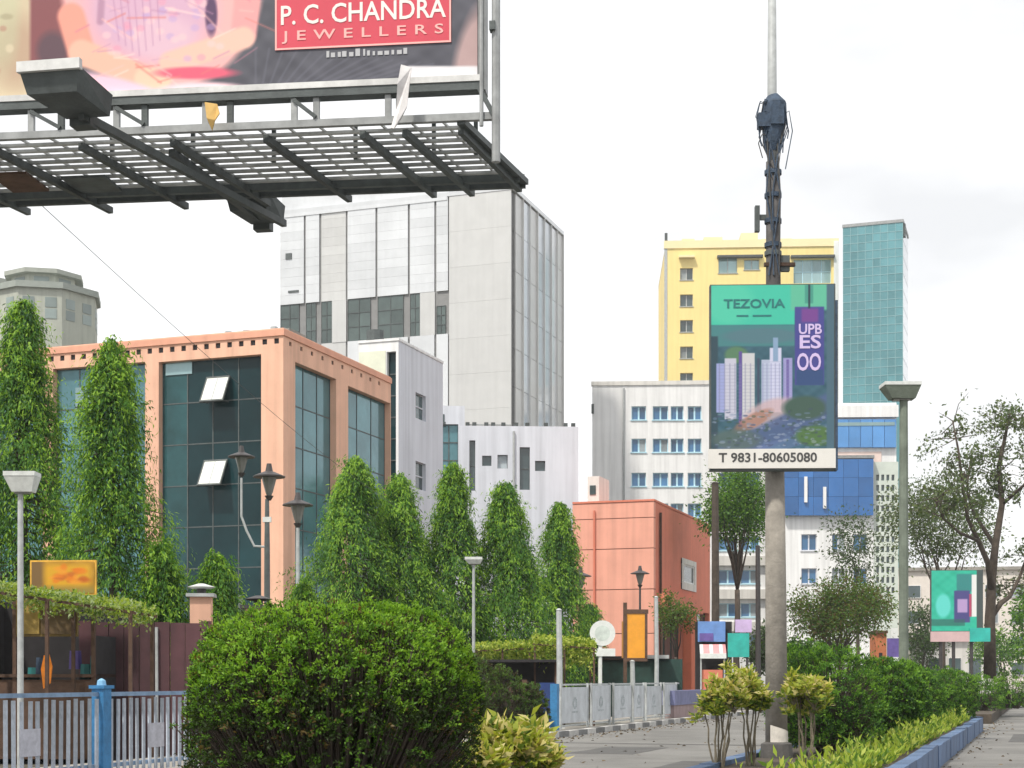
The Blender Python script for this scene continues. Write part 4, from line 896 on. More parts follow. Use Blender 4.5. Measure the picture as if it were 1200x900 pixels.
MB().box(f.fx(660), 0, 1.2, 1.3, 0, f.fz(730, 772)).build('back_wall', GST, ds2)
for a, b in ((662, 698), (706, 740), (744, 792)):
    bx('shutter', GST, ds2, f.fx(a), f.fx(b), 0, 0.08, 0, f.fz(730, 776))
MB().box(f.fx(758), f.fx(784), -0.9, 1.2, f.fz(770, 772), f.fz(770, 768)).build('awning', GREYPOST, ds2)
MB().box(f.fx(655), f.fx(757), -0.2, 1.3, f.fz(730, 772) + .003, f.fz(730, 769)).build('roof', DARK, ds2)

# lantern-capped peach pillars before the peach office
for (px, yt, yb, w_, lb_) in ((236, 684, 735, 24, 'left peach gate pillar with flat mushroom lamp before the peach office'), (303, 698, 735, 30, 'peach gate pillar with dark cap at the foot of the peach corner')):
    D = 30.4; p = at(px, HY, D); z = lambda y: H + (HY - y) / F * D
    o = thing('gate_pillar', lb_, 'pillar', (p.x, D, 0), 0.1, 'peach gate pillars'); q = w_ / 2 / F * D
    MB().box(-q, q, -q, q, 0, z(yt + 16)).build('shaft', ORANGE, o)
    MB().box(-q * 1.35, q * 1.35, -q * 1.35, q * 1.35, z(yt + 16) + .002, z(yt + 12)).build('cap', GREYPOST if px < 250 else LAMPDK, o)
    MB().tube([(0, 0, z(yt + 12)), (0, 0, z(yt + 5))], 0.09, 8).build('lamp_stem', LAMPDK, o)
    MB().tube([(0, 0, z(yt + 6)), (0, 0, z(yt + 4)), (0, 0, z(yt))], [0.2, 0.28, 0.06], 14).build('lamp_hood', LAMPW if px < 250 else LAMPDK, o)

# ------------------------------------------------------------------ lamps and posts
def lantern(parent, x, z, s=1.0, y=0.0):
    o = MB().tube([(x, y, z), (x, y, z + .12 * s), (x, y, z + .5 * s)], [.05 * s, .10 * s, .2 * s], 8).build('lantern_glass', LAMPGL, parent)
    MB().tube([(x, y, z + .5 * s), (x, y, z + .53 * s), (x, y, z + .62 * s), (x, y, z + .66 * s), (x, y, z + .86 * s)], [.42 * s, .42 * s, .2 * s, .10 * s, .06 * s], 12).build('lantern_hood', LAMPDK, o)
    MB().tube([(x, y, z - .1 * s), (x, y, z + .02 * s)], [.05 * s, .12 * s], 8).build('lantern_collar', LAMPDK, o)
LG = 'lantern street lamps'
D = 38; p = at(313, HY, D); z = lambda y, D: H + (HY - y) / F * D
o = thing('lantern_lamp', 'dark double lantern lamp post before the peach corner pillar', 'lamp', (p.x, D, 0), 0, LG)
MB().tube([(0, 0, 0), (0, 0, z(640, D)), (0, 0, z(585, D))], [.09, .07, .05], 8).build('pole', STEEL, o)
lantern(o, 0.05, z(582, D), 0.95)
xa = (283 - 313) / F * D
MB().tube([(0, 0, z(641, D)), (xa * .5, 0, z(640, D)), (xa * .8, 0, z(622, D)), (xa, 0, z(605, D)), (xa, 0, z(560, D))], 0.03, 6).build('side_arm', GREYPOST, o)
lantern(o, xa, z(555, D), 0.8)
MB().box(-.1, .1, -.06, .06, z(612, D), z(606, D)).build('clamp', SIGNW, o)
for px, yt, D, lb_, s in ((349, 582, 42, 'dark lantern lamp post in front of the side glass of the peach office', 1.0), (680, 668, 66, 'dark lantern lamp at the left of the salmon wall', 1.15), (750, 666, 68, 'dark lantern lamp at the right of the salmon front wall', 1.0)):
    p = at(px, HY, D); o = thing('lantern_lamp', lb_, 'lamp', (p.x, D, 0), 0, LG)
    zl = z(yt, D) - .75 * s
    MB().tube([(0, 0, 0), (0, 0, zl)], [.06, .045], 8).build('pole', GREYPOST if px < 400 else LAMPDK, o); lantern(o, 0, zl, s)
# flat-headed lamps
def flat_lamp(label, px, D, ytop, pw, hw, hd, m, side=0):
    p = at(px, HY, D); o = thing('flat_head_lamp', label, 'lamp', (p.x, D, 0), 0, 'flat-headed street lamps'); zt = z(ytop, D); k = D / F
    MB().tube([(0, 0, 0), (0, 0, zt * .6), (0, 0, zt - .12)], [pw * k / 2, pw * k * .46, pw * k * .4], 10).build('pole', m, o)
    q = hw * k / 2; sx = side * q * .55
    MB().tube([(0, 0, zt - .22), (sx * .5, 0, zt - .10)], [pw * k * .6, pw * k * .5], 8).build('neck', m, o)
    hz = hd * k
    b = MB(); b.v = [(sx - q * .55, -q * .45, zt - hz), (sx + q * .75, -q * .45, zt - hz), (sx + q * .75, q * .45, zt - hz), (sx - q * .55, q * .45, zt - hz), (sx - q, -q * .7, zt - .03), (sx + q, -q * .7, zt - .03), (sx + q, q * .7, zt - .03), (sx - q, q * .7, zt - .03)]
    b.f = [(3, 2, 1, 0), (4, 5, 6, 7), (0, 1, 5, 4), (1, 2, 6, 5), (2, 3, 7, 6), (3, 0, 4, 7)]; b.m = [0] * 6
    h = b.build('lamp_head', CONCG if hd < 18 and hw > 40 else LAMPW, o)
    MB().box(sx - q * 1.02, sx + q * 1.02, -q * .72, q * .72, zt - .028, zt + .05).build('top_plate', LAMPW, h)
    MB().box(sx - q * .4, sx + q * .5, -q * .3, q * .3, zt - hz - .03, zt - hz - .002).build('diffuser', LAMPGL, h)
flat_lamp('pale flat-headed lamp post at the left edge before the columnar tree', 24, 26.5, 557, 8, 36, 20, GREYPOST, 0.2)
flat_lamp('small pale flat-headed lamp post before the row of columnar trees', 555, 46, 655, 4, 20, 6, GREYPOST)
flat_lamp('tall weathered lamp with box head standing in the median bushes', 1059, 36, 452, 12, 42, 16, CONCG, -0.35)
for px, D, yt, wd, m, lb_ in ((655, 44.5, 715, 7, GREYPOST, 'plain grey pole at the left end of the panel fence'), (769, 58, 700, 5, GREYPOST, 'thin grey pole in front of the salmon porch'), (838, 74, 566, 9, BARK, 'dark bare pole before the white office windows'), (888, 80, 640, 6, LAMPDK, 'thin dark pole just left of the big billboard pole'), (282, 36, 700, 5, GREYPOST, 'short grey post between the gate pillars'), (741, 60, 775, 6, GREYPOST, 'grey steel support under the orange sign')):
    p = at(px, HY, D); o = thing('street_pole', lb_, 'pole', (p.x, D, 0), 0); r_ = wd / 2 / F * D
    MB().tube([(0, 0, 0), (0.02, 0, z(yt, D) * .5), (0, 0, z(yt, D))], [r_ * 1.15, r_, r_ * .9], 8).build('shaft', m, o)
    MB().tube([(0, 0, z(yt, D)), (0, 0, z(yt, D) + .05)], [r_ * 1.1, r_ * .4], 8).build('cap', m, o)
    MB().box(-r_ * 2, r_ * 2, -r_ * 2, r_ * 2, 0.14, 0.19).build('base_plate', m, o)
# round white sign with plate
D = 54; p = at(706, HY, D); o = thing('round_sign', 'round white road sign with a plate below on a white post', 'sign', (p.x, D, 0), 0); k = D / F
MB().tube([(-.08, .04, 0), (-.08, .04, z(735, D))], .07, 8).build('post', SIGNW, o)
b = MB().tube([(0, 0, 0), (0, 0, .05)], 15 * k, 24).build('disc', SIGNW, o); b.rotation_euler = (R(90), 0, 0); b.location = (0, 0, z(742, D))
b = MB().tube([(0, 0, .051), (0, 0, .056)], 9 * k, 20).build('faded_symbol', mat('faint_grey_print', (0.6, 0.66, 0.62), .6, .2, 5), o); b.rotation_euler = (R(90), 0, 0); b.location = (0, 0, z(742, D))
MB().box(-16 * k, 15 * k, -.05, 0, z(769, D), z(760, D)).build('plate', SIGNW, o)
# orange lightbox sign
D = 60; p = at(743, HY, D); o = thing('orange_sign', 'tall orange lightbox sign in a dark frame before the salmon wall', 'sign', (p.x, D + .2, 0), 0); k = D / F
MB().box(-8 * k, 13 * k, -.1, .1, z(771, D), z(719, D)).build('panel', ORSIGN, o)
MB().box(-12 * k, -8 * k - .003, -.14, .14, z(800, D), z(706, D)).box(-8 * k, 17 * k, -.13, .13, z(719, D) + .003, z(714, D)).box(13 * k + .003, 16 * k, -.13, .13, z(771, D), z(719, D)).box(-8 * k, 16 * k, -.13, .13, z(775, D), z(771, D) - .003).build('frame', BROWN, o)
MB().box(-14 * k, -12.2 * k, -.05, .05, z(771, D), z(728, D)).build('side_strip', mat('dull_orange', (0.5, 0.24, 0.06), .6), o)
# shops at the road bend
D = 70; k = D / F
p = at(836, HY, D); o = thing('shop_front', 'small shop with blue board and pink and white awning beside the salmon porch', 'shop', (p.x, D, 0), -.1)
MB().box(-20 * k, 22 * k, .5, 3, 0, z(728, D)).build('wall', DARK, o)
MB().box(-18 * k, 14 * k, .1, .3, z(752, D), z(728, D)).build('name_board', SHOPB, o)
MB().box(-16 * k, 0, .05, .095, z(751, D), z(742, D)).build('purple_strip', PURPLE, o)
b = MB(); 
for i in range(8):
    a, c = -16 * k + 30 * k * i / 8, -16 * k + 30 * k * (i + 1) / 8
    q = MB(); q.v = [(a, .1, z(755, D)), (c, .1, z(755, D)), (c, -1.0, z(766, D)), (a, -1.0, z(766, D)), (a, .1, z(757, D)), (c, .1, z(757, D)), (c, -1.0, z(768, D)), (a, -1.0, z(768, D))]
    q.f = [(0, 1, 2, 3), (7, 6, 5, 4), (3, 2, 6, 7), (0, 4, 5, 1), (1, 5, 6, 2), (0, 3, 7, 4)]; q.m = [0] * 6; q.build('awning_strip', PINK if i % 3 else SIGNW, o)
MB().box(-16 * k, 14 * k, -1.05, -.98, z(772, D), z(766, D)).build('awning_valance', SIGNW, o)
for a in (-15, 12): MB().bar((a * k, -.9, 0), (a * k, -.9, z(768, D)), .07).build('awning_post', GREYPOST, o)
MB().box(-14 * k, 10 * k, -.8, -.1, 0, z(785, D)).build('counter', MATS['brick_red_salmon_shade'], o)
p = at(864, HY, 69); o = thing('teal_kiosk_board', 'teal kiosk board with lilac top left of the big pole', 'board', (p.x, 69, 0), 0); k = 69 / F
MB().box(-11 * k, 14 * k, 0, .2, z(770, 69), z(742, 69)).build('panel', TEALS, o); MB().box(-2 * k, 17 * k, .02, .18, z(741, 69), z(726, 69)).build('lilac_panel', LILAC, o)
for a in (-10, 12): MB().bar((a * k, .1, 0), (a * k, .1, z(742, 69)), .1).build('leg', LAMPDK, o)
p = at(1036, HY, 92); k = 92 / F; o = thing('brick_booth', 'small orange brick booth beyond the median bushes', 'booth', (p.x, 92, 0), 0)
MB().box(-10 * k, 3 * k, 0, 1.5, 0, z(742, 92)).build('wall', mat('orange_brick', (0.50, 0.17, 0.07), .85, .2, 2), o); MB().box(-11 * k, 4 * k, -.15, 1.6, z(742, 92), z(739, 92)).build('roof', BROWN, o)
bx('doorway', DARK, o, -6 * k, -2 * k, -.02, .02, 0, z(765, 92))
p = at(1049, HY, 90); k = 90 / F; o = thing('purple_board', 'purple and white roadside board beside the orange booth', 'board', (p.x, 90, 0), 0)
MB().box(-9 * k, 9 * k, 0, .12, z(770, 90), z(748, 90)).build('panel', PURPLE, o); MB().box(-7 * k, 5 * k, -.03, -.003, z(784, 90), z(770, 90)).box(-5 * k, 3 * k, 0, .1, z(748, 90) + .003, z(736, 90)).build('white_panel', SIGNW, o)
for a in (-8, 8): MB().bar((a * k, .06, 0), (a * k, .06, z(748, 90)), .08).build('leg', GREYPOST, o)

# ------------------------------------------------------------------ text helper and printed sheets
def text(body, m, parent, width, height, loc, rot=(R(90), 0, 0), name='lettering', ext=0.002, bold=0.0, sp=1.0, small=False):
    c = bpy.data.curves.new(name, 'FONT'); c.body = body; c.size = 1; c.extrude = ext; c.offset = bold; c.space_character = sp; c.resolution_u = 3
    o = bpy.data.objects.new(name, c); COL.objects.link(o); bpy.context.view_layer.update()
    dg = bpy.context.evaluated_depsgraph_get(); me = bpy.data.meshes.new_from_object(o.evaluated_get(dg)); COL.objects.unlink(o); bpy.data.objects.remove(o)
    n = len(me.vertices); co = np.empty(n * 3); me.vertices.foreach_get('co', co); co = co.reshape(-1, 3)
    lo, hi = co.min(0), co.max(0); co[:, 0] = (co[:, 0] - lo[0]) / (hi[0] - lo[0]) * width; co[:, 1] = (co[:, 1] - lo[1]) / (hi[1] - lo[1]) * height
    me.vertices.foreach_set('co', co.ravel()); me.materials.clear(); me.materials.append(m)
    if small: o = link(name, me, parent, loc, rot); o['kind'] = 'stuff'; return o
    import bmesh
    bm = bmesh.new(); bm.from_mesh(me); bm.verts.ensure_lookup_table(); seen = set()
    for v0 in bm.verts:
        if v0.index in seen: continue
        isl_ = {v0.index}; todo = [v0]
        while todo:
            v1 = todo.pop()
            for e in v1.link_edges:
                v2 = e.other_vert(v1)
                if v2.index not in isl_: isl_.add(v2.index); todo.append(v2)
        seen |= isl_; ids = sorted(isl_); mp_ = {a: b for b, a in enumerate(ids)}
        q = MB(); q.v = [tuple(bm.verts[a].co) for a in ids]; q.f = [tuple(mp_[v.index] for v in fc.verts) for fc in bm.faces if fc.verts[0].index in isl_]; q.m = [0] * len(q.f)
        o = q.build('letter', m, parent); o.location = loc; o.rotation_euler = rot
    bm.free()
def sheet(name, parent, x0, x1, z0, z1, y, nx, nz, fn, th=0.012):
    """a printed flex sheet: a fine grid carrying its print as colours; fn maps (u, v in 0..1, v up) arrays to sRGB 0..255"""
    u, v = np.meshgrid(np.linspace(0, 1, nx + 1), np.linspace(0, 1, nz + 1)); C = fn(u.ravel(), v.ravel())
    V = np.stack([x0 + (x1 - x0) * u.ravel(), np.full(u.size, y), z0 + (z1 - z0) * v.ravel()], 1)
    F_ = [(j * (nx + 1) + i, j * (nx + 1) + i + 1, (j + 1) * (nx + 1) + i + 1, (j + 1) * (nx + 1) + i) for j in range(nz) for i in range(nx)]
    me = bpy.data.meshes.new(name); me.from_pydata(V.tolist(), [], F_)
    at_ = me.color_attributes.new('print', 'FLOAT_COLOR', 'POINT'); c = np.clip(C / 255, 0, 1); c = np.where(c <= .04045, c / 12.92, ((c + .055) / 1.055) ** 2.4)
    at_.data.foreach_set('color', np.hstack([c, np.ones((len(c), 1))]).astype(np.float32).ravel()); me.materials.append(PRINT)
    return link(name, me, parent)
class Cv:
    k = 1.0
    """soft painter for prints, in source pixel units"""
    def __init__(s, X, Y, base): s.X, s.Y = X, Y; s.C = np.tile(np.array(base, float), (len(X), 1)); s.r = np.random.default_rng(9)
    def mix(s, m, col): s.C = s.C * (1 - m[:, None]) + np.array(col, float) * m[:, None]
    def ss(s, d, w): return np.clip(0.5 - d / (w * Cv.k), 0, 1)
    def rect(s, x0, x1, y0, y1, col, w=3, a=1.0): s.mix(a * s.ss(x0 - s.X, w) * s.ss(s.X - x1, w) * s.ss(y0 - s.Y, w) * s.ss(s.Y - y1, w), col)
    def ell(s, cx, cy, rx, ry, col, w=.5, ang=0, a=1.0):
        c, q = math.cos(R(ang)), math.sin(R(ang)); dx, dy = s.X - cx, s.Y - cy; u = (dx * c + dy * q) / rx; v = (-dx * q + dy * c) / ry
        s.mix(a * s.ss(np.sqrt(u * u + v * v) - 1, w), col)
    def line(s, xa, ya, xb, yb, r, col, w=3, a=1.0):
        dx, dy = xb - xa, yb - ya; t = np.clip(((s.X - xa) * dx + (s.Y - ya) * dy) / (dx * dx + dy * dy), 0, 1)
        s.mix(a * s.ss(np.hypot(s.X - xa - t * dx, s.Y - ya - t * dy) - r, w), col)
    def noise(s, amp, sc=8):
        n = sum(np.sin(s.X / sc * q + p) * np.sin(s.Y / sc * q * 1.3 + p2) for q, p, p2 in ((1, .3, 1), (1.9, 2, .4), (3.1, 1, 2.2))) / 2; s.C += (n * amp)[:, None]

def pr0(u, v):
    c = Cv(u * 74, (1 - v) * 37, (176, 130, 40)); c.noise(12, 9); c.rect(-5, 14, -5, 40, (120, 92, 52), 8); c.rect(16, 70, 3, 30, (214, 160, 30), 8)
    for k in range(26): c.ell(c.r.uniform(24, 62), c.r.uniform(5, 24), c.r.uniform(3, 9), c.r.uniform(1.5, 4), c.r.choice([[222, 120, 20], [232, 150, 40], [190, 96, 24]]), .8, a=.7)
    c.rect(-5, 80, 30, 40, (140, 130, 70), 8, .7); return c.C
sheet('sign_print', ks, *KSIGN, 0.288, 74, 37, pr0)
# ------------------------------------------------------------------ big hoarding, top left
YG = R(6.5); f = Facade(562, 15, YG)
hb = thing('hoarding', 'huge advertising hoarding on a steel gantry overhead', 'billboard', f.loc(), f.rz())
XL = -12.0; zb = f.fz(562, 97); ztop = zb + 4.2
MB().box(XL, 0, 0.0, 0.18, zb, ztop).build('panel_box', GALV, hb)
x0v, x1v = f.fx(-70), -0.02
def pr(u, v):
    xl = x0v + (x1v - x0v) * u; zl = zb + 0.07 + (1.75 - 0.07) * v
    Dp = f.D - xl * f.sn; X = f.X + xl * f.cs; PX = CX + F * X / Dp; PY = HY - (zl - H) / Dp * F
    c = Cv(PX, PY, (76, 76, 86)); c.noise(10, 14)
    c.rect(-200, 42, -300, 200, (205, 188, 158), 10); c.ell(20, 60, 26, 40, (176, 140, 118), 1.2, a=.6); c.ell(5, 20, 18, 60, (190, 196, 160), 1, a=.5)
    c.rect(36, 82, -300, 76, (132, 74, 78), 8); c.ell(62, 60, 18, 22, (92, 66, 76), .8)
    c.ell(190, -20, 118, 128, (238, 176, 174), .12); c.ell(175, 10, 75, 62, (206, 168, 196), .7, a=.85); c.ell(190, 45, 40, 26, (222, 186, 200), .9, a=.8)
    c.line(84, 20, 96, 62, 16, (236, 156, 138), 8); c.line(96, 62, 170, 92, 15, (238, 182, 160), 8); c.line(170, 92, 190, 92, 12, (240, 198, 172), 8)
    c.line(292, -20, 286, 40, 15, (238, 160, 160), 7); c.line(286, 45, 200, 74, 13, (242, 190, 172), 8)
    c.ell(230, 86, 46, 7, (226, 92, 118), .8); c.ell(248, 18, 7, 24, (84, 54, 92), .8); c.line(120, -10, 118, 26, 4, (150, 104, 132), 6, .5)
    c.ell(145, 108, 70, 14, (244, 196, 214), .7, 16); c.ell(240, 106, 50, 9, (244, 206, 214), .8)
    for k in range(60):
        a, b = c.r.uniform(120, 260), c.r.uniform(-60, 70); c.ell(a, b, 5, 4, c.r.choice([[225, 150, 175], [190, 160, 205], [240, 200, 200]]), .9, a=.55)
    for k in range(46):
        a, b = c.r.uniform(86, 290), c.r.uniform(-60, 100); t = c.r.uniform(-.6, .9); L = c.r.uniform(14, 46)
        c.line(a, b, a + L * math.cos(t), b + L * math.sin(t), c.r.uniform(.4, 1.3), c.r.choice([[205, 128, 146], [250, 214, 206], [190, 140, 170], [246, 190, 184], [214, 120, 112]]), 2.5, .55)
    for k in range(7): c.line(128 + k * 9, -40, 140 + k * 8, 66 - abs(k - 3) * 6, .7, (176, 120, 160), 2.5, .5)
    for k in range(22): c.ell(c.r.uniform(-60, 40), c.r.uniform(-40, 112), c.r.uniform(3, 9), c.r.uniform(2, 6), c.r.choice([[176, 128, 110], [222, 206, 176], [160, 150, 120]]), .9, a=.6)
    for k in range(14): c.line(300 + k * 6, 112, 300 + k * 16, 56 + k * 1.5, 1.2, (112, 112, 126), 3, .35)
    c.ell(552, 70, 18, 60, (206, 170, 166), .9, 12, a=.8); c.rect(478, 575, 78, 130, (225, 222, 226), 4)
    return c.C
Cv.k = .6; pp = sheet('printed_sheet', hb, x0v, x1v, zb + 0.07, zb + 1.75, -0.012, 460, 140, pr); Cv.k = 1.0
bx('plain_sheet', PGREY, hb, XL + .05, x1v, -0.02, -0.002, zb + 1.753, ztop - .02)
bx('plain_sheet', MATS['print_grey'], hb, XL + .05, x0v - .003, -0.02, -0.002, zb + .12, zb + 1.75)
bx('bottom_trim', RAILW, hb, XL, 0.02, -0.06, -0.003, zb - 0.0, zb + 0.06)
bx('lower_frame_bar', STEEL, hb, XL, 0.03, -0.05, 0.1, zb - 0.08, zb - 0.004)
bx('edge_trim', GALV, hb, 0.004, 0.06, -0.04, 0.18, zb - .08, ztop)
# red name plate printed on the sheet
rx0, rx1, rz0, rz1 = f.fx(323), f.fx(529), f.fz(430, 55), f.fz(430, -14)
bx('red_plate', PRED, hb, rx0, rx1, -0.022, -0.0125, rz0, rz1)
mb = MB(); t_ = .018
mb.box(rx0, rx1, -.024, -.0225, rz0, rz0 + t_).box(rx0, rx1, -.024, -.0225, rz1 - t_, rz1).box(rx0, rx0 + t_, -.0242, -.0227, rz0, rz1).box(rx1 - t_, rx1, -.0242, -.0227, rz0, rz1); mb.build('plate_border', PPINK, hb)
text('P. C. CHANDRA', PWHITE, hb, f.fx(523) - f.fx(330), f.fz(430, 3) - f.fz(430, 26), (f.fx(330), -0.0245, f.fz(430, 26)), bold=.012)
text('JEWELLERS', PPINK, hb, f.fx(520) - f.fx(331), f.fz(430, 33) - f.fz(430, 48), (f.fx(331), -0.0245, f.fz(430, 48)), bold=.01, sp=1.7)
mb = MB(); x = f.fx(383)
while x < f.fx(478):
    wv = random.uniform(.02, .05); hv = random.uniform(.03, .075); mb.box(x, x + wv, -.018, -.0135, f.fz(430, 66), f.fz(430, 66) + hv); x += wv + random.uniform(.012, .035)
mb.build('small_print', mat('print_pale_grey', (0.45, 0.45, 0.47), .5, .05), hb)['kind'] = 'stuff'
# gantry: front chord, struts, catwalk of slats, cross beams running back under it
zc = f.fz(572, 136); DB = R(18); bxv, byv = math.sin(DB - YG), math.cos(DB - YG)     # beams run a little askew
def gp(x, d): return (x + bxv * d, byv * d)
bx('front_chord', GALV, hb, XL, f.fx(578), -0.03, 0.03, zc - 0.04, zc + 0.03)
for px in (37, 72, 137, 170, 241, 270, 345, 371, 455, 468):
    x = f.fx(px); MB().box(x - .03, x + .03, -.025, .025, zc + .031, zb - .081).build('strut', GALV if px % 2 else STEEL, hb)
for a, b in ((37, 72), (137, 170), (345, 371)): MB().bar((f.fx(a), -.03, zb - .1), (f.fx(b), -.03, zc + .05), .035).build('brace', STEEL, hb)
zs = zc - 0.03
DEP = 1.95
for i in range(10):
    d = 0.2 + i * (DEP - 0.2) / 10
    x1, y1 = gp(f.fx(538), d); MB().box(XL, x1, y1 - .025, y1 + .025, zs - .015, zs + .012).build('catwalk_slat', GRATE, hb)
for i, d in enumerate((DEP - .22, DEP)):
    x1, y1 = gp(f.fx(542), d); MB().box(XL, x1 + .03, y1 - .03, y1 + .03, zs - .07, zs + .05).build('rear_beam', STEEL, hb)
x1, y1 = gp(f.fx(540), DEP + .12); MB().box(XL, x1, y1 - .01, y1 + .02, zs + .08, zs + .12).build('rear_rail', GALV, hb)
for px, L_ in ((-120, 2.2), (-15, 2.25), (88, 2.2), (196, 2.2), (306, 2.15), (420, 2.1), (470, 2.1), (536, 2.0)):
    a = f.fx(px); p, q = gp(a, .1), gp(a, L_); MB().bar((p[0], p[1], zs - .065), (q[0], q[1], zs - .065), .06, .07).build('cross_beam', STEEL, hb)
x = XL + 2
while x < f.fx(530):
    p, q = gp(x, .05), gp(x, DEP); MB().bar((p[0], p[1], zs + .02), (q[0], q[1], zs + .02), .02, .02).build('grating_bar', GRATE, hb); x += .31
for px in (70, 170, 270, 371, 468, 520):
    x, y = gp(f.fx(px), .95); MB().box(x - .02, x + .02, y - .02, y + .02, zs - .02, zc + .3).build('hanger', STEEL, hb)
bx('catwalk_plate', STEEL, hb, f.fx(20), f.fx(75), 1.1, 1.6, zs - .05, zs - .021)
bx('catwalk_plate', MATS['brown_wood'], hb, f.fx(-60), f.fx(-14), .9, 1.5, zs - .05, zs - .021)
# right hand mast
for px, r_, m, zb_ in ((582, .042, GALV, f.fz(582, 192)), (565, .02, GALV, f.fz(565, 150))):
    MB().tube([(f.fx(px), -.05, zb_), (f.fx(px), -.05, ztop + .5)], r_, 8).build('mast', m, hb)
MB().box(f.fx(575), f.fx(582), -.12, -.02, f.fz(580, 40), f.fz(580, 30)).build('mast_clamp', STEEL, hb)
MB().bar((f.fx(561), -.03, zb - .05), (f.fx(579), -.03, zc), .045).build('mast_brace', STEEL, hb)
p = gp(f.fx(545), DEP); MB().bar((f.fx(540), 0, zs - .01), (p[0], p[1], zs - .01), .08, .06).build('end_beam', STEEL, hb)
# support column outside the frame
cx_ = -7.6; MB().tube([(cx_, 1.0, 0), (cx_, 1.0, zs - .2)], .42, 20).build('column', GALV, hb, smooth=True)
bx('column_head', STEEL, hb, cx_ - .6, cx_ + .6, .1, 1.9, zs - .5, zs - .21)
# floodlights on long arms: one over the front, one over the back
def flood(label, D0, px, py, L_, arm_to=None, rear=False):
    p = at(px, py, D0); o = thing('floodlight', label, 'floodlight', p, -R(10), 'floodlights on the hoarding')
    w2, d2 = (.32, .27) if not rear else (.30, .2)
    b = MB(); b.v = [(-w2, -d2, .16), (w2 * .75, -d2, .16), (w2 * .95, d2, .10), (-w2 * .6, d2, .10), (-w2 * .85, -d2 * .8, -.04), (w2 * .6, -d2 * .8, -.04), (w2 * .9, d2 * .9, -.10), (-w2 * .4, d2 * .9, -.10)]
    b.f = [(4, 7, 6, 5), (0, 1, 2, 3), (0, 4, 5, 1), (1, 5, 6, 2), (2, 6, 7, 3), (3, 7, 4, 0)]; b.m = [0] * 6; h = b.build('housing', STEEL, o)
    bx('lit_edge', RAILW, o, -w2 * 1.03, w2 * .8, -d2 - .03, -d2 + .03, .13, .22)  # pale strip stands in for the lit edge of the dark housing
    bx('bracket', STEEL, o, -.1, .1, d2 * .9, d2 + .12, -.16, .06)
    if arm_to is not None:
        q = o.matrix_basis.inverted() @ Vector(arm_to); MB().bar((0.05, d2 * .6, -.1), q, .06, .075).build('arm', STEEL, o)
    return o
a0 = at(80, 108, 13.6)
flood('big square floodlight on a long arm below the printed hoarding', 13.6, 79, 114, 3.6, a0 + Vector((1.32, 4.0, 0.02)))
flood('smaller floodlight behind the gantry catwalk above the silver tower', 17.7, 300, 247, 1, None, True)
ar = at(300, 247, 17.7); o = MB().bar(ar + Vector((0, .1, -.05)), ar + Vector((-.55, -1.9, .02)), .07, .08).build('lamp_arm', STEEL, hb)
o.parent = hb; o.matrix_parent_inverse = (Matrix.Translation(hb.location) @ Matrix.Rotation(hb.rotation_euler.z, 4, 'Z')).inverted()
# rags caught in the frame
def rag(name, label, pts, m, D):
    b = MB(); n = len(pts)
    P3 = [at(x, y, D) for x, y in pts]; b.v = [tuple(q + Vector((0, -.01 + .03 * math.sin(i * 2.1), 0))) for i, q in enumerate(P3)] + [tuple(q + Vector((0, .012 + .03 * math.sin(i * 2.1), 0))) for i, q in enumerate(P3)]
    b.f = [tuple(range(n)), tuple(range(2 * n - 1, n - 1, -1))] + [(i, i + n, (i + 1) % n + n, (i + 1) % n) for i in range(n)]; b.m = [0] * (n + 2)
    tag(b.build(name, m), label, 'cloth')
rag('torn_flex', 'torn white flex strip dangling from the hoarding frame', [(470, 76), (482, 78), (480, 100), (477, 125), (470, 138), (462, 152), (458, 150), (464, 128), (466, 100)], CLOTHW, 14.86)
rag('yellow_rag', 'small yellow rag tied below the hoarding', [(240, 120), (254, 121), (258, 134), (252, 141), (248, 152), (243, 140)], CLOTHY, 15.1)

# ------------------------------------------------------------------ big pole in the median with its board
D = 24.0; p = at(910, HY, D); k = D / F
po = thing('utility_pole', 'big weathered pole rising from the median with cables near its top', 'pole', (p.x, D, ZS), 0)
zz = lambda y: z(y, D) - ZS
MB().tube([(0, 0, 0), (-.01, 0, zz(700)), (-.03, 0, zz(540))], [.175, .165, .15], 18).build('lower_shaft', CONC, po, smooth=True)
MB().tube([(-.03, 0, zz(540)), (-.05, 0, zz(330)), (-.06, 0, zz(190))], [.125, .115, .105], 14).build('middle_shaft', mat('tarred_pole', (0.085, 0.08, 0.08), .8, .4, 5, .4, 30), po, smooth=True)
MB().tube([(-.06, 0, zz(190)), (-.07, 0, zz(120)), (-.07, 0, zz(-60))], [.085, .075, .06], 12).build('upper_shaft', GREYPOST, po, smooth=True)
MB().tube([(0, 0, 0), (0, 0, .22), (0, 0, .25)], [.26, .24, .18], 14).build('base_collar', mat('dark_stained_concrete', (.09, .085, .08), .9, .3, 4, .5, 30), po)
b = MB()
for i in range(9):
    a0_, a1_ = -2.3 + i * .22, -2.3 + (i + 1) * .22; r_ = .179
    b.quad((r_ * math.cos(a0_), r_ * math.sin(a0_), zz(882) + .016 * math.sin(i * 2)), (r_ * math.cos(a1_), r_ * math.sin(a1_), zz(882) + .016 * math.sin(i * 2 + 2)), (r_ * math.cos(a1_), r_ * math.sin(a1_), zz(850) - .012 * i), (r_ * math.cos(a0_), r_ * math.sin(a0_), zz(850) - .012 * (i - 1)))
b.build('paper_bill', PAPER, po)
x0 = -.065
MB().tube([(x0, 0, zz(178)), (x0, 0, zz(168)), (x0 + .03, 0, zz(140)), (x0 + .03, 0, zz(122)), (x0, 0, zz(112))], [.11, .15, .2, .19, .09], 10).build('cable_joint', BLUED, po)
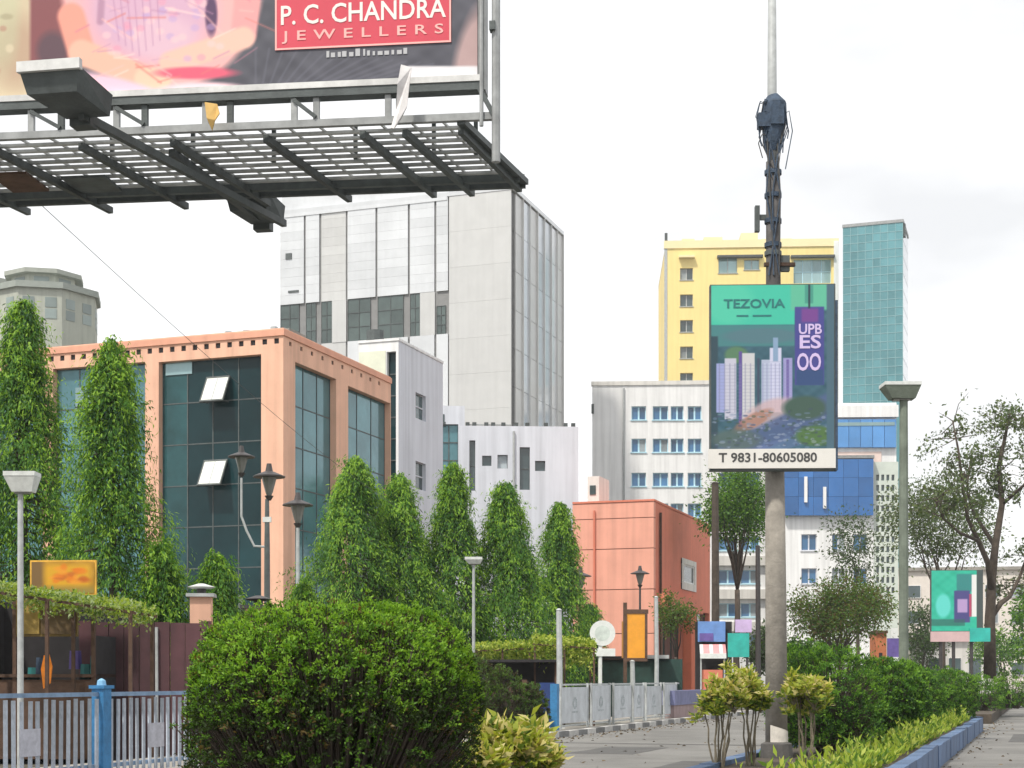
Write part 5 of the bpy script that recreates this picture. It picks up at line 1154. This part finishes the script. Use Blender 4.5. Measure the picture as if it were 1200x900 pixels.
bx('joint_box', BLUED, po, x0 - .24, x0 - .02, -.16, .02, zz(152), zz(136)); bx('joint_box', BLUED, po, x0 - .05, x0 + .15, -.2, -.02, zz(150), zz(128))
for i, (dx, dz) in enumerate(((.16, -.42), (.24, -.2), (-.22, -.28), (.1, -.3))):
    MB().tube([(x0, -.05, zz(140)), (x0 + dx * .7, -.1, zz(140) + .08), (x0 + dx, -.08, zz(150) + dz * .4), (x0 + dx * .9, -.1, zz(150) + dz)], .01, 5).build('loose_wire', BLUED, po)
for i in range(16):
    rr_ = random.Random(i); yA = rr_.uniform(118, 160); sg = rr_.choice((-1, 1)); dx = sg * rr_.uniform(.12, .34)
    MB().tube([(x0, -.08, zz(yA)), (x0 + dx * .8, -.14, zz(yA) + rr_.uniform(-.05, .15)), (x0 + dx, -.1, zz(yA + 12)), (x0 + dx * rr_.uniform(.1, .8), -.12, zz(yA + rr_.uniform(20, 60)))], .009, 5).build('loose_wire', BLUED if i % 3 else CABLE, po)
for i in range(5):
    rr_ = random.Random(50 + i); MB().tube([(x0 + .1 * math.cos(i), -.11, zz(165)), (x0 - .02 + .13 * math.sin(i * 2), -.13, zz(230)), (x0 + .1 * math.sin(i), -.12, zz(325))], .014, 5).build('riser_cable', CABLE if i % 2 else BLUED, po)
for y_ in (205, 232, 262, 290, 300): MB().tube([(-.055, 0, zz(y_)), (-.055, 0, zz(y_ - 5))], .135, 12).build('clamp_band', BLUED if y_ != 300 else STEEL, po)
bx('bracket', STEEL, po, -.34, -.27, -.06, .04, zz(272), zz(242)); bx('bracket_arm', STEEL, po, -.3, -.1, -.03, .02, zz(258), zz(252)); bx('bracket', STEEL, po, .06, .2, -.05, .05, zz(318), zz(300))
MB().box(-.2, .28, -.08, .0, zz(313), zz(309)).build('cross_arm', BROWN, po)
# the lit advertising board clamped to the pole
yw = R(2); f = Facade(979, 23.6, yw); bb = thing('pole_billboard', 'upright teal and purple advertising board clamped to the big pole', 'billboard', f.loc(), f.rz())
xl = f.fx(832); zt_, zm, zb_ = f.fz(900, 333), f.fz(900, 526), f.fz(900, 549)
MB().box(xl, 0, 0.0, .16, zb_ - .03, zt_).build('cabinet', STEEL, bb)
def pr2(u, v):
    c = Cv(u * 147, (1 - v) * 193, (52, 90, 106)); c.noise(9, 7)
    c.rect(-5, 100, -5, 47, (62, 186, 160), 4); c.rect(95, 160, -5, 30, (92, 180, 150), 8); c.rect(112, 122, 0, 22, (40, 110, 110), 4, .5); c.ell(20, 20, 30, 26, (92, 200, 168), 1, a=.5)
    c.rect(-5, 100, 47, 72, (66, 124, 128), 6); c.ell(60, 60, 46, 9, (84, 112, 126), .9, a=.7)
    c.rect(-5, 8, 60, 200, (44, 70, 82), 5)
    c.ell(30, 82, 14, 10, (84, 122, 92), .8)
    for (a, b, t, bt, col) in ((6, 18, 92, 150, (150, 158, 206)), (16, 30, 86, 158, (190, 190, 206)), (33, 37, 78, 165, (92, 76, 146)), (37, 52, 80, 158, (196, 196, 200)), (55, 58, 86, 150, (56, 70, 92)), (60, 73, 88, 150, (176, 184, 206)), (70, 84, 74, 150, (196, 198, 222)), (74, 80, 62, 90, (130, 156, 186)), (86, 97, 86, 148, (150, 146, 196)), (90, 93, 88, 140, (100, 84, 150))): c.rect(a, b, t, bt, col, 3)
    for q in range(7): c.rect(9 + q * 6.2, 10.6 + q * 6.2, 92, 150, (120, 122, 156), 2, .45); c.rect(61 + q * 5, 62.4 + q * 5, 92, 146, (120, 124, 170), 2, .45)
    for q in range(16): c.rect(8, 52, 94 + q * 4, 95 + q * 4, (130, 136, 160), 2, .3); c.rect(60, 96, 90 + q * 4, 91 + q * 4, (130, 136, 170), 2, .3)
    c.ell(70, 152, 34, 16, (196, 168, 172), .8, -20, a=.8); c.ell(50, 160, 26, 8, (160, 112, 92), .8, -28, a=.7)
    c.line(20, 200, 145, 140, 14, (74, 92, 132), 12, .9); c.line(60, 196, 150, 168, 7, (96, 116, 160), 8, .6); c.ell(125, 178, 24, 12, (74, 108, 60), .8); c.ell(30, 182, 30, 12, (82, 100, 96), .9, a=.8); c.ell(112, 145, 26, 14, (60, 86, 76), .8)
    for q in range(220): c.ell(c.r.uniform(3, 144), c.r.uniform(146, 193), c.r.uniform(1, 4), c.r.uniform(.6, 1.8), c.r.choice([[150, 160, 180], [50, 76, 60], [110, 130, 160], [60, 70, 100]]), .9, a=.5)
    c.rect(100, 135, 26, 118, (66, 66, 138), 4); c.rect(108, 128, 28, 44, (112, 62, 138), 8); c.rect(102, 134, 100, 118, (46, 72, 118), 4)
    c.rect(116, 118.5, 0, 28, (34, 60, 72), 1.5); c.rect(138, 150, -5, 200, (70, 100, 116), 5)
    return c.C
Cv.k = .4; sheet('printed_face', bb, xl + .02, -.02, zm, zt_ - .015, -.006, 280, 360, pr2); Cv.k = 1.0
bx('phone_strip', mat('print_offwhite', (0.72, 0.70, 0.66), .5, .06, 3), bb, xl - .03, -.0, -.03, -.002, zb_, zm - .003)
text('T 9831-80605080', PBLACK, bb, f.fx(957) - f.fx(842), .15, (f.fx(842), -.033, f.fz(900, 542)), bold=.02)
text('TEZOVIA', PDTEAL, bb, f.fx(920) - f.fx(848), .14, (f.fx(848), -.01, f.fz(900, 361)), bold=.02, small=True)
mb = MB(); mb.box(f.fx(863), f.fx(877), -.01, -.0065, f.fz(900, 371), f.fz(900, 369)).box(f.fx(882), f.fx(904), -.01, -.0065, f.fz(900, 371), f.fz(900, 369)); mb.build('small_print', PDTEAL, bb)['kind'] = 'stuff'
for tx, y0_, y1_, b0, b1 in (('UPB', 380, 392, 936, 963), ('ES', 393, 409, 937, 962), ('OO', 414, 435, 934, 962)): text(tx, PLILAC, bb, f.fx(b1) - f.fx(b0), f.fz(900, y0_) - f.fz(900, y1_), (f.fx(b0), -.01, f.fz(900, y1_)), bold=.02)
MB().box(-.003, .035, -.02, .17, zb_ - .03, f.fz(978, 352)).build('edge_trim', BLUED, bb)
for y_ in (345, 440, 530): MB().box(f.fx(900), f.fx(916), .161, .3, f.fz(900, y_ + 3), f.fz(900, y_ - 3)).build('clamp', STEEL, bb)
# smaller board further down the road
D = 60; k = D / F; f = Facade(1152, D, R(4)); sbd = thing('small_billboard', 'small teal advertising board with purple tag far down the median', 'billboard', f.loc(), f.rz())
xl = f.fx(1091); zt_, zb_ = f.fz(1120, 668), f.fz(1120, 740)
MB().box(xl, 0, 0, .2, zb_, zt_).build('cabinet', STEEL, sbd)
Cv.k = .35
def pr3(u, v):
    c = Cv(u * 61, (1 - v) * 72, (46, 178, 150)); c.noise(8, 6); c.rect(30, 50, 4, 25, (52, 132, 130), 5); c.rect(27, 46, 24, 62, (74, 72, 128), 4); c.rect(31, 43, 34, 50, (176, 150, 196), 4); c.ell(14, 42, 9, 14, (96, 206, 196), .8)
    c.rect(48, 54, 5, 55, (224, 224, 222), 2); c.rect(45, 48, 28, 55, (176, 70, 100), 2); c.rect(-5, 40, 58, 66, (46, 96, 90), 4, .7); c.rect(54, 62, -3, 75, (70, 80, 80), 2); return c.C
sheet('printed_face', sbd, xl + .02, -.02, zb_ + .02, zt_ - .02, -.006, 122, 140, pr3)
Cv.k = 1.0
for px in (1103, 1118, 1139): MB().tube([(f.fx(px), .1, 0.35), (f.fx(px), .1, zb_)], .07, 8).build('leg', LAMPDK, sbd)
bx('lower_strip', mat('pinkish_strip', (0.6, 0.42, 0.42), .6), sbd, xl, f.fx(1138), -.05, .15, f.fz(1120, 752), zb_ - .003)
bx('side_sign', TEALS, sbd, f.fx(1136), f.fx(1160), -.08, -.02, f.fz(1120, 752), f.fz(1120, 736))

# ------------------------------------------------------------------ a sagging cable along the street
pts = []
A, B = at(-60, 140, 16), at(545, 640, 47)
for i in range(25):
    t = i / 24; q = A.lerp(B, t); q.z -= 0.5 * math.sin(math.pi * t); pts.append(q)
o = tag(MB().tube(pts, .0045, 5).build('overhead_cable', CABLE), 'thin overhead cable sloping down past the peach office', 'cable')

# ------------------------------------------------------------------ city haze
hm = bpy.data.materials.new('haze_air'); hm.use_nodes = True; t = hm.node_tree
for nn in list(t.nodes):
    if nn.type == 'BSDF_PRINCIPLED': t.nodes.remove(nn)
pv = t.nodes.new('ShaderNodeVolumePrincipled'); pv.inputs['Color'].default_value = (0.93, 0.95, 0.97, 1); pv.inputs['Density'].default_value = 0.0004; pv.inputs['Anisotropy'].default_value = 0.2
t.links.new(pv.outputs['Volume'], t.nodes['Material Output'].inputs['Volume'])
hz_ = struct(MB().box(-1510, 1510, -310, 2510, -1.5, 66).build('haze', hm), 'stuff', 'thin pale city haze filling the street')
